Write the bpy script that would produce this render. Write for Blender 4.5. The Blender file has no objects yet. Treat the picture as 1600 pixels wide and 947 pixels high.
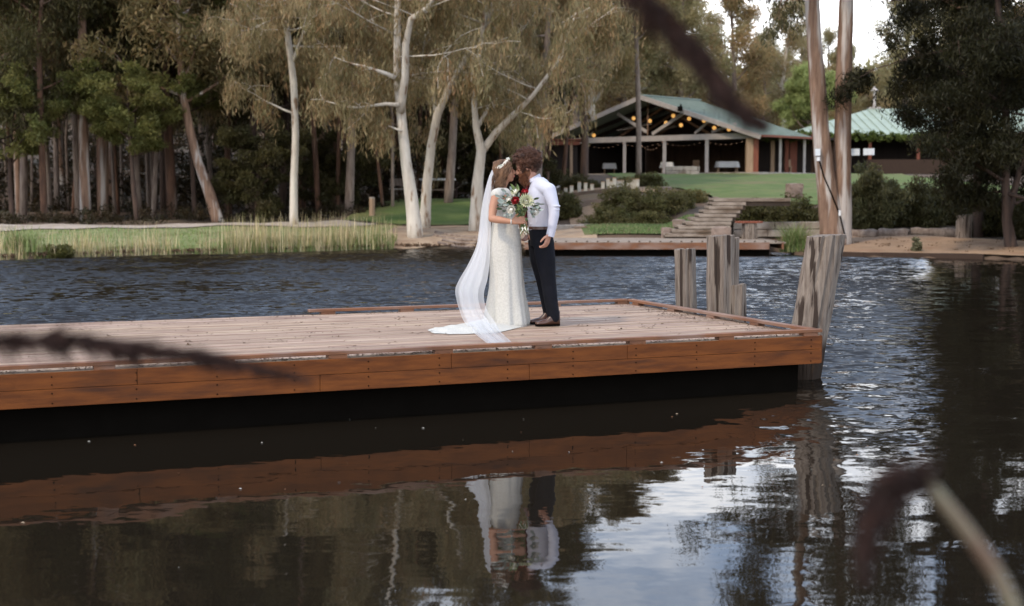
import bpy, bmesh, math, random
import numpy as np
from mathutils import Vector, Matrix
R = math.radians
SC = bpy.context.scene
COL = SC.collection
rng = np.random.default_rng(11)
random.seed(5)

# ------------------------------------------------------------------ camera
CAMZ = 1.88; FPX = 2222.2; HOR = 300.0
PITCH = math.atan((473.5-HOR)/FPX)
cam_d = bpy.data.cameras.new('camera'); cam = bpy.data.objects.new('camera', cam_d); COL.objects.link(cam)
cam.location = (0, 0, CAMZ); cam.rotation_euler = (R(90)-PITCH, 0, 0)
cam_d.lens = 50; cam_d.sensor_width = 36; cam_d.clip_start = 0.05; cam_d.clip_end = 6000
cam_d.dof.use_dof = True; cam_d.dof.focus_distance = 14.3; cam_d.dof.aperture_fstop = 2.2
SC.camera = cam
# ------------------------------------------------------------------ sky, sun, exposure
SUN_EL, SUN_AZ = 52, 226      # azimuth clockwise from +y
w = bpy.data.worlds.new("World"); SC.world = w; w.use_nodes = True
nt = w.node_tree; nt.nodes.clear()
out = nt.nodes.new('ShaderNodeOutputWorld'); bg = nt.nodes.new('ShaderNodeBackground')
sky = nt.nodes.new('ShaderNodeTexSky'); sky.sky_type = 'NISHITA'; sky.sun_disc = False
sky.sun_elevation = R(SUN_EL); sky.sun_rotation = R(SUN_AZ); sky.dust_density = 1.0
tc = nt.nodes.new('ShaderNodeTexCoord'); sep = nt.nodes.new('ShaderNodeSeparateXYZ')
nt.links.new(tc.outputs['Generated'], sep.inputs[0])
mx = nt.nodes.new('ShaderNodeMath'); mx.operation = 'MAXIMUM'; mx.inputs[1].default_value = 0.0
nt.links.new(sep.outputs[2], mx.inputs[0])
ad = nt.nodes.new('ShaderNodeMath'); ad.operation = 'ADD'; ad.inputs[1].default_value = 0.18
nt.links.new(mx.outputs[0], ad.inputs[0])
dv = nt.nodes.new('ShaderNodeVectorMath'); dv.operation = 'DIVIDE'
cmb = nt.nodes.new('ShaderNodeCombineXYZ')
for k in range(3): nt.links.new(ad.outputs[0], cmb.inputs[k])
nt.links.new(tc.outputs['Generated'], dv.inputs[0]); nt.links.new(cmb.outputs[0], dv.inputs[1])
cn = nt.nodes.new('ShaderNodeTexNoise'); cn.inputs['Scale'].default_value = 0.95; cn.inputs['Detail'].default_value = 8
cn.inputs['Roughness'].default_value = 0.55; cn.inputs['Distortion'].default_value = 0.4
mp = nt.nodes.new('ShaderNodeMapping'); mp.inputs['Location'].default_value = (3.1, 1.7, 0)
nt.links.new(dv.outputs[0], mp.inputs[0]); nt.links.new(mp.outputs[0], cn.inputs['Vector'])
cr = nt.nodes.new('ShaderNodeValToRGB'); cr.color_ramp.elements[0].color = (.12, .12, .12, 1); cr.color_ramp.elements[0].position = 0.42; cr.color_ramp.elements[1].position = 0.56
el = nt.nodes.new('ShaderNodeMapRange'); el.inputs[1].default_value = 0.205; el.inputs[2].default_value = 0.275; el.inputs[3].default_value = 0.08; el.inputs[4].default_value = -0.11
nt.links.new(sep.outputs[2], el.inputs[0])
sb = nt.nodes.new('ShaderNodeMath'); sb.operation = 'ADD'; nt.links.new(cn.outputs['Fac'], sb.inputs[0]); nt.links.new(el.outputs[0], sb.inputs[1])
nt.links.new(sb.outputs[0], cr.inputs[0])
mixc = nt.nodes.new('ShaderNodeMix'); mixc.data_type = 'RGBA'
nt.links.new(cr.outputs[0], mixc.inputs['Factor'])
veil = nt.nodes.new('ShaderNodeMix'); veil.data_type = 'RGBA'; veil.inputs['Factor'].default_value = 0.6; veil.inputs[7].default_value = (6.0, 8.8, 13.8, 1)   # thin high haze over the blue
nt.links.new(sky.outputs[0], veil.inputs[6]); nt.links.new(veil.outputs[2], mixc.inputs[6]); mixc.inputs[7].default_value = (18.5, 18.6, 19.0, 1)
nt.links.new(mixc.outputs[2], bg.inputs[0]); bg.inputs[1].default_value = 0.15
nt.links.new(bg.outputs[0], out.inputs[0])
sun_d = bpy.data.lights.new('sun', 'SUN'); sun = bpy.data.objects.new('sun', sun_d); COL.objects.link(sun)
sun_d.energy = 2.3; sun_d.angle = R(5); sun_d.color = (1.0, 0.84, 0.64)
sd = Vector((math.sin(R(SUN_AZ))*math.cos(R(SUN_EL)), math.cos(R(SUN_AZ))*math.cos(R(SUN_EL)), math.sin(R(SUN_EL))))
sun.rotation_euler = sd.to_track_quat('Z', 'Y').to_euler(); sun.location = (0, -10, 30)
SC.view_settings.view_transform = 'Standard'; SC.view_settings.look = 'None'
SC.view_settings.exposure = 0.08; SC.view_settings.gamma = 1.0; SC.view_settings.use_curve_mapping = False
SC.render.engine = 'CYCLES'
cy = SC.cycles
cy.max_bounces = 6; cy.diffuse_bounces = 2; cy.glossy_bounces = 3; cy.transmission_bounces = 2; cy.transparent_max_bounces = 8
cy.use_denoising = True; cy.caustics_reflective = False; cy.caustics_refractive = False; cy.sample_clamp_indirect = 6
try: cy.denoiser = 'OPENIMAGEDENOISE'
except Exception: pass

# ------------------------------------------------------------------ pixel helpers (1600 x 947 photo)
def ray(px, py):
    r = Vector((px-800, 0, 0)); f = Vector((0, math.cos(PITCH), -math.sin(PITCH))); u = Vector((0, math.sin(PITCH), math.cos(PITCH)))
    return (f*FPX + r + u*(473.5-py))
def PY(px, py, Y):
    d = ray(px, py); return Vector((0, 0, CAMZ)) + d*(Y/d.y)
def PZ(px, py, z):
    d = ray(px, py); return Vector((0, 0, CAMZ)) + d*((z-CAMZ)/d.z)

# ------------------------------------------------------------------ tagging
def tag(o, label=None, cat=None, group=None, kind=None):
    if label: o['label'] = label
    if cat: o['category'] = cat
    if group: o['group'] = group
    if kind: o['kind'] = kind
    return o
def empty(name, loc=(0, 0, 0), label=None, cat=None, group=None):
    o = bpy.data.objects.new(name, None); COL.objects.link(o); o.location = loc; o.empty_display_size = 0.2
    return tag(o, label, cat, group)
def copy_tree(o, parent=None):
    c = o.copy(); COL.objects.link(c)
    if parent is not None: c.parent = parent
    for ch in list(o.children): copy_tree(ch, c)
    return c
def link(name, me, mat, parent=None, smooth=False):
    o = bpy.data.objects.new(name, me); COL.objects.link(o)
    if mat: me.materials.append(mat)
    if parent:
        o.parent = parent; o.matrix_parent_inverse = Matrix.Identity(4)
        me.transform(Matrix.Translation(-Vector(parent_world(parent))))
    if smooth: me.polygons.foreach_set('use_smooth', [True]*len(me.polygons))
    return o
def parent_world(p):
    v = Vector(p.location)
    while p.parent: p = p.parent; v += Vector(p.location)
    return v
# ------------------------------------------------------------------ mesh buffer
class Buf:
    def __init__(s): s.v = []; s.f = []
    def add(s, vs, fs):
        n = len(s.v); s.v.extend([tuple(q) for q in vs]); s.f.extend([tuple(i+n for i in f) for f in fs])
    def box(s, c, size, rz=0, M=None):
        x, y, z = [q/2 for q in size]; m = Matrix.Translation(c) @ Matrix.Rotation(rz, 4, 'Z') if M is None else M
        vs = [m @ Vector((a*x, b*y, d*z)) for d in (-1, 1) for b in (-1, 1) for a in (-1, 1)]
        s.add(vs, [(0, 2, 3, 1), (4, 5, 7, 6), (0, 1, 5, 4), (2, 6, 7, 3), (0, 4, 6, 2), (1, 3, 7, 5)])
    def beam(s, p0, p1, w, h, up=(0, 0, 1)):
        p0 = Vector(p0); p1 = Vector(p1); d = (p1-p0); L = d.length; d.normalize()
        sd_ = d.cross(Vector(up))
        if sd_.length < 1e-4: sd_ = d.cross(Vector((0, 1, 0)))
        sd_.normalize(); u = sd_.cross(d).normalized()
        vs = [p + sd_*a*w/2 + u*b*h/2 for p in (p0, p1) for b in (-1, 1) for a in (-1, 1)]
        s.add(vs, [(0, 1, 3, 2), (4, 6, 7, 5), (0, 4, 5, 1), (2, 3, 7, 6), (0, 2, 6, 4), (1, 5, 7, 3)])
    def tube(s, pts, rad, n=8, cap=True, rough=0.0, seed=0):
        pts = [Vector(p) for p in pts]
        if not hasattr(rad, '__len__'): rad = [rad]*len(pts)
        rr = random.Random(seed); base = len(s.v); prev = None
        for i, p in enumerate(pts):
            d = (pts[min(i+1, len(pts)-1)]-pts[max(i-1, 0)])
            if d.length < 1e-9: d = Vector((0, 0, 1))
            d.normalize()
            if prev is None:
                a = Vector((1, 0, 0)) if abs(d.x) < 0.9 else Vector((0, 1, 0)); a = (a-d*a.dot(d)).normalized()
            else: a = (prev-d*prev.dot(d)).normalized()
            prev = a; b = d.cross(a)
            for k in range(n):
                t = 2*math.pi*k/n; q = rad[i]*(1+rough*(rr.random()-0.5))
                s.v.append(tuple(p + a*math.cos(t)*q + b*math.sin(t)*q))
        for i in range(len(pts)-1):
            for k in range(n):
                k2 = (k+1) % n; o = base+i*n
                s.f.append((o+k, o+k2, o+n+k2, o+n+k))
        if cap:
            s.f.append(tuple(base+k for k in reversed(range(n)))); s.f.append(tuple(base+(len(pts)-1)*n+k for k in range(n)))
    def loft(s, rings, n=24, pw=2.0, fold=None, cap=True):
        """rings: (cx,cy,cz,rx,ry)"""
        base = len(s.v)
        for i, (cx, cy_, cz, rx, ry) in enumerate(rings):
            for k in range(n):
                t = 2*math.pi*k/n; c, sn = math.cos(t), math.sin(t)
                e = 2.0/pw; x = abs(c)**e*math.copysign(1, c); y = abs(sn)**e*math.copysign(1, sn)
                m = 1+(fold(i, t) if fold else 0)
                s.v.append((cx+rx*x*m, cy_+ry*y*m, cz))
        for i in range(len(rings)-1):
            for k in range(n):
                k2 = (k+1) % n; o = base+i*n
                s.f.append((o+k, o+k2, o+n+k2, o+n+k))
        if cap:
            s.f.append(tuple(base+k for k in reversed(range(n)))); s.f.append(tuple(base+(len(rings)-1)*n+k for k in range(n)))
    def ball(s, c, r, n=10, m=7, M=None):
        if not hasattr(r, '__len__'): r = (r, r, r)
        vs = []; c = Vector(c)
        for i in range(m+1):
            ph = math.pi*i/m
            for k in range(n):
                t = 2*math.pi*k/n
                q = Vector((r[0]*math.sin(ph)*math.cos(t), r[1]*math.sin(ph)*math.sin(t), -r[2]*math.cos(ph)))
                if M is not None: q = M @ q
                vs.append(c+q)
        fs = []
        for i in range(m):
            for k in range(n):
                k2 = (k+1) % n
                fs.append((i*n+k, i*n+k2, (i+1)*n+k2, (i+1)*n+k))
        s.add(vs, fs)
    def caps(s, pts, rad, n=12):
        """closed tapered limb with balls at the joints, for remeshing"""
        for i, p in enumerate(pts): s.ball(p, rad[i], n, 8)
        for i in range(len(pts)-1): s.tube([pts[i], pts[i+1]], [rad[i], rad[i+1]], n)
    def mesh(s, name):
        me = bpy.data.meshes.new(name); me.from_pydata(s.v, [], s.f); me.update(); return me
    def build(s, name, mat, parent=None, smooth=False, bevel=0):
        me = s.mesh(name)
        if bevel:
            bm = bmesh.new(); bm.from_mesh(me)
            bmesh.ops.bevel(bm, geom=[e for e in bm.edges], offset=bevel, segments=1, affect='EDGES', profile=0.5)
            bm.to_mesh(me); bm.free()
        return link(name, me, mat, parent, smooth)
    def remesh(s, name, mat, parent, voxel=0.006, smooth=3, fac=0.5):
        me = s.mesh(name)
        bm = bmesh.new(); bm.from_mesh(me); bmesh.ops.remove_doubles(bm, verts=bm.verts, dist=1e-5)
        bmesh.ops.recalc_face_normals(bm, faces=bm.faces); bm.to_mesh(me); bm.free()
        o = bpy.data.objects.new('tmp', me); COL.objects.link(o)
        m = o.modifiers.new('r', 'REMESH'); m.mode = 'VOXEL'; m.voxel_size = voxel; m.use_smooth_shade = True
        if smooth: q = o.modifiers.new('s', 'SMOOTH'); q.iterations = smooth; q.factor = fac
        dg = bpy.context.evaluated_depsgraph_get(); ev = o.evaluated_get(dg)
        me2 = bpy.data.meshes.new_from_object(ev); me2.name = name
        bpy.data.objects.remove(o)
        return link(name, me2, mat, parent, True)
def quads_mesh(name, V, C=None, nside=4):
    """V (N,nside,3) separate polygons, C (N,3) colour per polygon"""
    N = len(V); me = bpy.data.meshes.new(name)
    me.vertices.add(N*nside); me.vertices.foreach_set('co', V.reshape(-1).astype(np.float32))
    me.loops.add(N*nside); me.loops.foreach_set('vertex_index', np.arange(N*nside, dtype=np.int32))
    me.polygons.add(N); me.polygons.foreach_set('loop_start', np.arange(0, N*nside, nside, dtype=np.int32))
    me.polygons.foreach_set('loop_total', np.full(N, nside, dtype=np.int32))
    me.update(calc_edges=True)
    if C is not None:
        a = me.color_attributes.new('tint', 'FLOAT_COLOR', 'POINT')
        cc = np.ones((N, nside, 4), np.float32); cc[:, :, :3] = C[:, None, :]
        a.data.foreach_set('color', cc.reshape(-1))
    me.validate(); return me

# ------------------------------------------------------------------ materials
def newmat(name):
    m = bpy.data.materials.new(name); m.use_nodes = True; return m, m.node_tree, m.node_tree.nodes['Principled BSDF']
def M_(name, c1, c2=None, scale=4.0, stretch=(1, 1, 1), rough=0.8, bump=0.0, bscale=None, spec=0.3, ramp=(0.35, 0.65), detail=6, metal=0, c3=None, s3=0.5, r3=(0.5, 0.7), bdist=0.02, coord='Object'):
    m, t, b = newmat(name); N = t.nodes; L = t.links
    b.inputs['Roughness'].default_value = rough; b.inputs['Specular IOR Level'].default_value = spec; b.inputs['Metallic'].default_value = metal
    tc = N.new('ShaderNodeTexCoord'); mp = N.new('ShaderNodeMapping'); mp.inputs['Scale'].default_value = stretch
    L.new(tc.outputs[coord], mp.inputs[0])
    if c2 is None: c2 = tuple(q*0.75 for q in c1)
    n = N.new('ShaderNodeTexNoise'); n.inputs['Scale'].default_value = scale; n.inputs['Detail'].default_value = detail; n.inputs['Roughness'].default_value = 0.6
    L.new(mp.outputs[0], n.inputs['Vector'])
    r = N.new('ShaderNodeValToRGB'); r.color_ramp.elements[0].position, r.color_ramp.elements[1].position = ramp
    r.color_ramp.elements[0].color = (*c1, 1); r.color_ramp.elements[1].color = (*c2, 1)
    L.new(n.outputs['Fac'], r.inputs[0]); col = r.outputs[0]
    if c3 is not None:
        n3 = N.new('ShaderNodeTexNoise'); n3.inputs['Scale'].default_value = s3; n3.inputs['Detail'].default_value = 4
        L.new(mp.outputs[0], n3.inputs['Vector'])
        r3_ = N.new('ShaderNodeMapRange'); r3_.inputs[1].default_value, r3_.inputs[2].default_value = r3
        L.new(n3.outputs['Fac'], r3_.inputs[0])
        x = N.new('ShaderNodeMix'); x.data_type = 'RGBA'; L.new(r3_.outputs[0], x.inputs['Factor']); L.new(col, x.inputs[6]); x.inputs[7].default_value = (*c3, 1); col = x.outputs[2]
    L.new(col, b.inputs['Base Color'])
    if bump:
        nb = N.new('ShaderNodeTexNoise'); nb.inputs['Scale'].default_value = bscale or scale*2; nb.inputs['Detail'].default_value = 5
        L.new(mp.outputs[0], nb.inputs['Vector']); bp = N.new('ShaderNodeBump'); bp.inputs['Strength'].default_value = bump; bp.inputs['Distance'].default_value = bdist
        L.new(nb.outputs['Fac'], bp.inputs['Height']); L.new(bp.outputs[0], b.inputs['Normal'])
    return m
def leafmat(name, mul=(1, 1, 1), trans=0.42, rough=0.55, spec=0.25):
    m, t, b = newmat(name); N = t.nodes; L = t.links
    a = N.new('ShaderNodeAttribute'); a.attribute_name = 'tint'
    x = N.new('ShaderNodeMix'); x.data_type = 'RGBA'; x.blend_type = 'MULTIPLY'; x.inputs['Factor'].default_value = 1
    L.new(a.outputs['Color'], x.inputs[6]); x.inputs[7].default_value = (*mul, 1)
    L.new(x.outputs[2], b.inputs['Base Color']); b.inputs['Roughness'].default_value = rough; b.inputs['Specular IOR Level'].default_value = spec
    tr = N.new('ShaderNodeBsdfTranslucent'); L.new(x.outputs[2], tr.inputs[0])
    ms = N.new('ShaderNodeMixShader'); ms.inputs[0].default_value = trans
    L.new(b.outputs[0], ms.inputs[1]); L.new(tr.outputs[0], ms.inputs[2])
    L.new(ms.outputs[0], N['Material Output'].inputs['Surface']); return m
def flat(name, c, rough=0.6, spec=0.4, metal=0): return M_(name, c, tuple(q*0.85 for q in c), 6, rough=rough, spec=spec, metal=metal)

MAT = {}
MAT['leaf'] = leafmat('foliage', (1.14, 1.0, .80))
MAT['reed'] = leafmat('reed_blades', trans=0.2, rough=0.8)
MAT['plume'] = leafmat('plume_spikelets', trans=0.15, rough=0.9)
MAT['whitebark'] = M_('pale_gum_bark', (0.60, 0.54, 0.45), (0.42, 0.36, 0.29), 1.6, (2, 2, 0.5), 0.85, 0.4, 9, c3=(0.22, 0.14, 0.085), s3=2.4, r3=(0.56, 0.66), bdist=0.03)
MAT['brownbark'] = M_('stringy_brown_bark', (0.15, 0.078, 0.047), (0.065, 0.036, 0.024), 5, (2.2, 2.2, 0.25), 0.9, 0.8, 14, c3=(0.26, 0.20, 0.16), s3=0.9, r3=(0.54, 0.68), bdist=0.05)
MAT['twinbark'] = M_('peeling_two_tone_bark', (0.29, 0.18, 0.12), (0.15, 0.088, 0.058), 5, (2.2, 2.2, 0.22), 0.9, 0.9, 16, c3=(0.50, 0.44, 0.39), s3=1.5, r3=(0.50, 0.60), bdist=0.05)
MAT['darkbark'] = M_('dark_bark', (0.10, 0.062, 0.045), (0.05, 0.035, 0.028), 5, (2, 2, 0.3), 0.95, 0.6, 12, bdist=0.04)
MAT['greybark'] = M_('grey_brown_bark', (0.27, 0.21, 0.165), (0.14, 0.10, 0.08), 5, (2, 2, 0.3), 0.95, 0.5, 12, bdist=0.04)
# ------------------------------------------------------------------ terrain
SX = [-90, -30, -22, -14.2, -11.3, -7.9, -3.5, -1.4, 1.4, 7.9, 8.5, 13.1, 13.9, 18, 26, 32, 90]
SY = [5, 30, 36.5, 39.4, 42, 44, 47.3, 47.5, 46.6, 46.2, 42.3, 40, 39.2, 36, 26, 5, 5]
def sstep(a, b, x):
    t = np.clip((np.asarray(x, float)-a)/(b-a), 0, 1); return t*t*(3-2*t)
def ysh(x):
    x = np.asarray(x, float); return np.interp(x, SX, SY) + 0.18*np.sin(x*1.7)*np.sin(x*0.63+1)
def H(x, y):
    x = np.asarray(x, float); y = np.asarray(y, float)
    t = y-ysh(x)
    zl = np.interp(t, [0, .5, 3, 8, 12, 40, 100, 300, 1200], [0, .22, .42, .6, .66, 1.1, 6, 26, 60])
    zl = zl + 0.80*sstep(-8.5, -4.5, x)*(1-sstep(-0.5, 3.0, x))*sstep(53.5, 62, y)*(1-sstep(66, 78, y))
    yy = y
    zr = np.interp(yy, [38, 42, 47, 57, 90, 113, 140, 200, 400, 1400], [.36, .38, .45, 1.62, 2.98, 3.0, 5, 12, 34, 70])
    fl_ = np.interp(yy, [46, 47, 52.6, 57, 1400], [0, 0, 1, 0, 0])           # level lower lawn before the shrub bank
    zr = zr-np.where((yy > 47) & (yy < 57), fl_*(np.interp(yy, [47, 57], [.45, 1.62])-.48)*(1-sstep(5.2, 6.6, x)), 0)
    zr = zr*np.clip(t/0.35, 0, 1)
    zr = np.where(x > 8.45, np.minimum(zr, .06+.078*np.maximum(t, 0)), zr)
    m = sstep(0.0, 3.5, x)
    z = zl*(1-m)+zr*m
    z = np.where(t < 0, np.maximum(-1.6, 0.45*t), z)
    z = np.maximum(z, np.clip(0.3*(3.6-y), -1.6, 0.30))
    und = 0.05*np.sin(x*0.9+1.3)*np.sin(y*0.7)+0.03*np.sin(x*2.3)*np.sin(y*1.9+.5)
    return z + und*sstep(2, 6, t)
def Hs(x, y): return float(H(x, y))
def grid_mesh(name, xs, ys_, f, mat, kind='structure', label=None):
    Xg, Yg = np.meshgrid(xs, ys_); Z = f(Xg, Yg)
    V = np.stack([Xg, Yg, Z], -1).reshape(-1, 3); nx = len(xs); ny = len(ys_)
    i, j = np.meshgrid(np.arange(nx-1), np.arange(ny-1)); a = (j*nx+i).reshape(-1)
    F = np.stack([a, a+1, a+nx+1, a+nx], -1)
    me = bpy.data.meshes.new(name); me.from_pydata(V.tolist(), [], F.tolist()); me.update()
    o = link(name, me, mat, smooth=True)
    if kind: o['kind'] = kind
    return o
gx = np.concatenate([[-2500, -1200, -600, -300, -160], np.arange(-100, -40, 6), np.arange(-40, 42, 0.5), np.arange(44, 100, 6), [160, 300, 600, 1200, 2500]])
gy = np.concatenate([[-800, -200, -60, -20, -8, -3], np.arange(0, 34, 1.2), np.arange(34, 70, 0.45), np.arange(70, 120, 2), np.arange(125, 300, 12), [350, 450, 700, 1200, 3000]])
MAT['soil'] = M_('forest_litter_soil', (0.065, 0.043, 0.028), (0.11, 0.07, 0.044), 1.2, rough=0.95, bump=0.6, bscale=8, c3=(0.06, 0.055, 0.03), s3=0.35, bdist=0.05)
MAT['grass'] = M_('short_lawn_turf', (0.075, 0.115, 0.032), (0.125, 0.155, 0.05), 0.9, rough=0.9, bump=0.7, bscale=30, c3=(0.145, 0.135, 0.06), s3=0.3, r3=(0.47, 0.68), bdist=0.03, spec=0.15)
MAT['bankgrass'] = M_('rough_bank_grass', (0.15, 0.19, 0.07), (0.24, 0.24, 0.12), 1.6, rough=0.95, bump=0.8, bscale=18, c3=(0.24, 0.17, 0.10), s3=0.8, r3=(0.55, 0.7), bdist=0.05, spec=0.1)
MAT['road'] = M_('pale_gravel', (0.42, 0.35, 0.29), (0.33, 0.27, 0.215), 3, rough=0.95, bump=0.4, bscale=30, c3=(0.20, 0.15, 0.11), s3=0.6, r3=(0.55, 0.8))
MAT['dirt'] = M_('bare_pale_earth', (0.36, 0.27, 0.185), (0.25, 0.17, 0.11), 1.4, rough=0.95, bump=0.7, bscale=7, c3=(0.17, 0.10, 0.06), s3=0.9, r3=(0.55, 0.75), bdist=0.06)
MAT['sand'] = M_('tan_sand', (0.31, 0.20, 0.12), (0.22, 0.14, 0.082), 1.2, rough=0.95, bump=0.6, bscale=10, c3=(0.22, 0.12, 0.065), s3=0.8, r3=(0.55, 0.75), bdist=0.05)
grid_mesh('ground', gx, gy, H, MAT['soil'])
def sheet(name, x0, x1, y0, y1, mat, off=0.03, dx=0.4, ny=24, wob=0.25, kind='structure'):
    xs = np.arange(x0, x1+1e-6, dx); V = []; F = []
    for i, x in enumerate(xs):
        a = (y0(x) if callable(y0) else y0); b = (y1(x) if callable(y1) else y1)
        a += wob*math.sin(x*2.1+len(name))*math.sin(x*0.77+1); b += wob*math.sin(x*1.7+2)*math.sin(x*0.9+len(name))
        b = max(b, a+0.02)
        for j in range(ny):
            y = a+(b-a)*j/(ny-1); V.append((x, y, Hs(x, y)+off))
    for i in range(len(xs)-1):
        for j in range(ny-1):
            k = i*ny+j; F.append((k, k+ny, k+ny+1, k+1))
    me = bpy.data.meshes.new(name); me.from_pydata(V, [], F); me.update()
    o = link(name, me, mat, smooth=True)
    if kind: o['kind'] = kind
    return o
fs = lambda x: float(ysh(x))
sheet('grass_bank', -40, -4.2, lambda x: fs(x)+0.35, lambda x: fs(x)+7.8, MAT['bankgrass'], 0.03)
sheet('gravel_road', -60, -5.0, lambda x: fs(x)+7.9-0.5*max(0, (x+8)/6), lambda x: min(fs(x)+12.0-2.6*max(0, (x+10)/8), 54.3+max(0, -5.8-x)*1.2), MAT['road'], 0.06, wob=0.1)
sheet('dirt_bank', -4.4, 3.0, lambda x: fs(x)+0.05, lambda x: fs(x)+6.6, MAT['dirt'], 0.045, wob=0.15)
sheet('lawn_mound', -6.6, 1.2, lambda x: 54.4+0.3*abs(x+3), lambda x: 66, MAT['grass'], 0.04, wob=0.1)
sheet('lower_lawn', 2.4, 6.9, 47.1, 52.3, MAT['grass'], 0.05, wob=0.05)
sheet('hill_lawn', 6.0, 24.0, lambda x: max(57.0, 57.0+(9.2-x)*5.0), lambda x: 92.5-0.0*x, MAT['grass'], 0.05, ny=40, wob=0.1)
sheet('sand_bank', 8.7, 22, lambda x: fs(x)+0.25, lambda x: fs(x)+5.4, MAT['sand'], 0.05, wob=0.1)
sheet('garden_sand', 1.6, 6.4, 62.0, 66.5, MAT['sand'], 0.07, wob=0.1)
sheet('garden_path', 2.2, 4.2, 49.5, 56.0, MAT['sand'], 0.07, wob=0.3)

# ------------------------------------------------------------------ water
m, t, b = newmat('rippled_lake_water'); N = t.nodes; L = t.links; MAT['water'] = m
b.inputs['Base Color'].default_value = (0.010, 0.0075, 0.005, 1); b.inputs['Roughness'].default_value = 0.015; b.inputs['IOR'].default_value = 1.333
b.inputs['Specular IOR Level'].default_value = 0.42
geo = N.new('ShaderNodeNewGeometry'); sp = N.new('ShaderNodeSeparateXYZ'); L.new(geo.outputs['Position'], sp.inputs[0])
def noisecol(scale, sx, sy, detail, rough=0.5, off=0):
    mp = N.new('ShaderNodeMapping'); mp.inputs['Scale'].default_value = (sx, sy, 1); mp.inputs['Location'].default_value = (off, off*2, 0)
    L.new(geo.outputs['Position'], mp.inputs[0]); n = N.new('ShaderNodeTexNoise'); n.inputs['Scale'].default_value = scale
    n.inputs['Detail'].default_value = detail; n.inputs['Roughness'].default_value = rough; L.new(mp.outputs[0], n.inputs['Vector']); return n
def vm(op, a, b_): 
    q = N.new('ShaderNodeVectorMath'); q.operation = op
    for i, v in enumerate((a, b_)):
        if v is None: continue
        if isinstance(v, tuple): q.inputs[i].default_value = v
        else: L.new(v, q.inputs[i])
    return q.outputs[0]
def mt(op, a, b_=None, c=None):
    q = N.new('ShaderNodeMath'); q.operation = op
    for i, v in enumerate((a, b_, c)):
        if v is None: continue
        if isinstance(v, (int, float)): q.inputs[i].default_value = v
        else: L.new(v, q.inputs[i])
    return q.outputs[0]
def mr(v, a, b_, c, d):
    q = N.new('ShaderNodeMapRange'); q.interpolation_type = 'SMOOTHSTEP'
    L.new(v, q.inputs[0]); [setattr(q.inputs[i+1], 'default_value', z) for i, z in enumerate((a, b_, c, d))]; return q.outputs[0]
chop = noisecol(5.0, 0.8, 1.0, 3, 0.55)            # wind chop, 0.3 m
swell = noisecol(1.1, 0.45, 1.6, 2, 0.5, 7)        # low long ripples
tiny = noisecol(11, 0.6, 1.3, 2, 0.5, 13)
patch = noisecol(0.16, 1, 1.6, 3, 0.6, 4)
# open water is ruffled by the wind; the lee of the deck on the near side is calm
far = mr(sp.outputs[1], 13.0, 20.0, 0.0, 1.0)
side = mr(sp.outputs[0], 1.2, 4.0, 0.0, 1.0)
side = mt('MULTIPLY', side, mr(sp.outputs[1], 7.5, 14.5, 0.05, 0.80))
lee_ = mt('SUBTRACT', sp.outputs[0], mt('MULTIPLY', sp.outputs[1], 0.285))     # sheltered water under the dark trees on the right bank
lee = mr(lee_, -0.9, 0.6, 1.0, 0.06)
shore = mr(sp.outputs[1], 38.0, 46.0, 1.0, 0.45)
wind = mt('MAXIMUM', far, side)
wind = mt('MULTIPLY', wind, shore); wind = mt('MULTIPLY', wind, lee)
wind = mt('MULTIPLY', wind, mr(patch.outputs['Fac'], 0.35, 0.6, 0.6, 1.2))
def centred(n, sx, sy): return vm('MULTIPLY', vm('SUBTRACT', n.outputs['Color'], (0.5, 0.5, 0.5)), (sx, sy, 0))
def scl(v, s):
    q = N.new('ShaderNodeVectorMath'); q.operation = 'SCALE'; L.new(v, q.inputs[0]); 
    if isinstance(s, (int, float)): q.inputs['Scale'].default_value = s
    else: L.new(s, q.inputs['Scale'])
    return q.outputs[0]
sl = scl(centred(chop, 1.2, 2.0), wind)
cb = N.new('ShaderNodeCombineXYZ'); cb.inputs[1].default_value = -0.36      # wind waves show their near faces
sl = vm('ADD', sl, scl(cb.outputs[0], wind))
sl = vm('ADD', sl, scl(centred(swell, 0.05, 0.10), mt('ADD', mt('MULTIPLY', wind, 1.5), 0.42)))
sl = vm('ADD', sl, scl(centred(tiny, 0.05, 0.07), mt('ADD', mt('MULTIPLY', wind, 3.0), 0.35)))
nrm = N.new('ShaderNodeVectorMath'); nrm.operation = 'NORMALIZE'; L.new(vm('ADD', sl, (0, 0, 1)), nrm.inputs[0])
L.new(nrm.outputs[0], b.inputs['Normal'])
grid_mesh('lake_water', np.array([-95, 0, 95.]), np.array([-1., 20, 60]), lambda x, y: x*0, MAT['water'])
o = bpy.data.objects['lake_water']; o.data.polygons.foreach_set('use_smooth', [False]*len(o.data.polygons))

# ------------------------------------------------------------------ deck
DZ = 0.53
NR = PZ(1281, 524, DZ); FR = PZ(985, 474, DZ); NLp = PZ(0, 585, DZ); FLp = PZ(0, 508.5, DZ)
def ext(a, b, k): return a+(b-a)*k
NL = ext(NR, NLp, 2.6); FL = ext(FR, FLp, 2.0)
deck = empty('floating_deck', NR, 'long weathered timber deck over the lake with orange side boards, carrying the couple', 'deck')
m, t, b = newmat('weathered_deck_boards'); N = t.nodes; L = t.links; MAT['deck'] = m
b.inputs['Roughness'].default_value = 0.65; b.inputs['Specular IOR Level'].default_value = 0.12
a = N.new('ShaderNodeAttribute'); a.attribute_name = 'tint'
tc = N.new('ShaderNodeTexCoord'); mp = N.new('ShaderNodeMapping'); 
ang = math.atan2((NL-NR).y, (NL-NR).x)
mp.inputs['Rotation'].default_value = (0, 0, -ang)
m2 = N.new('ShaderNodeMapping'); m2.inputs['Scale'].default_value = (0.5, 9, 1)
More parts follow.
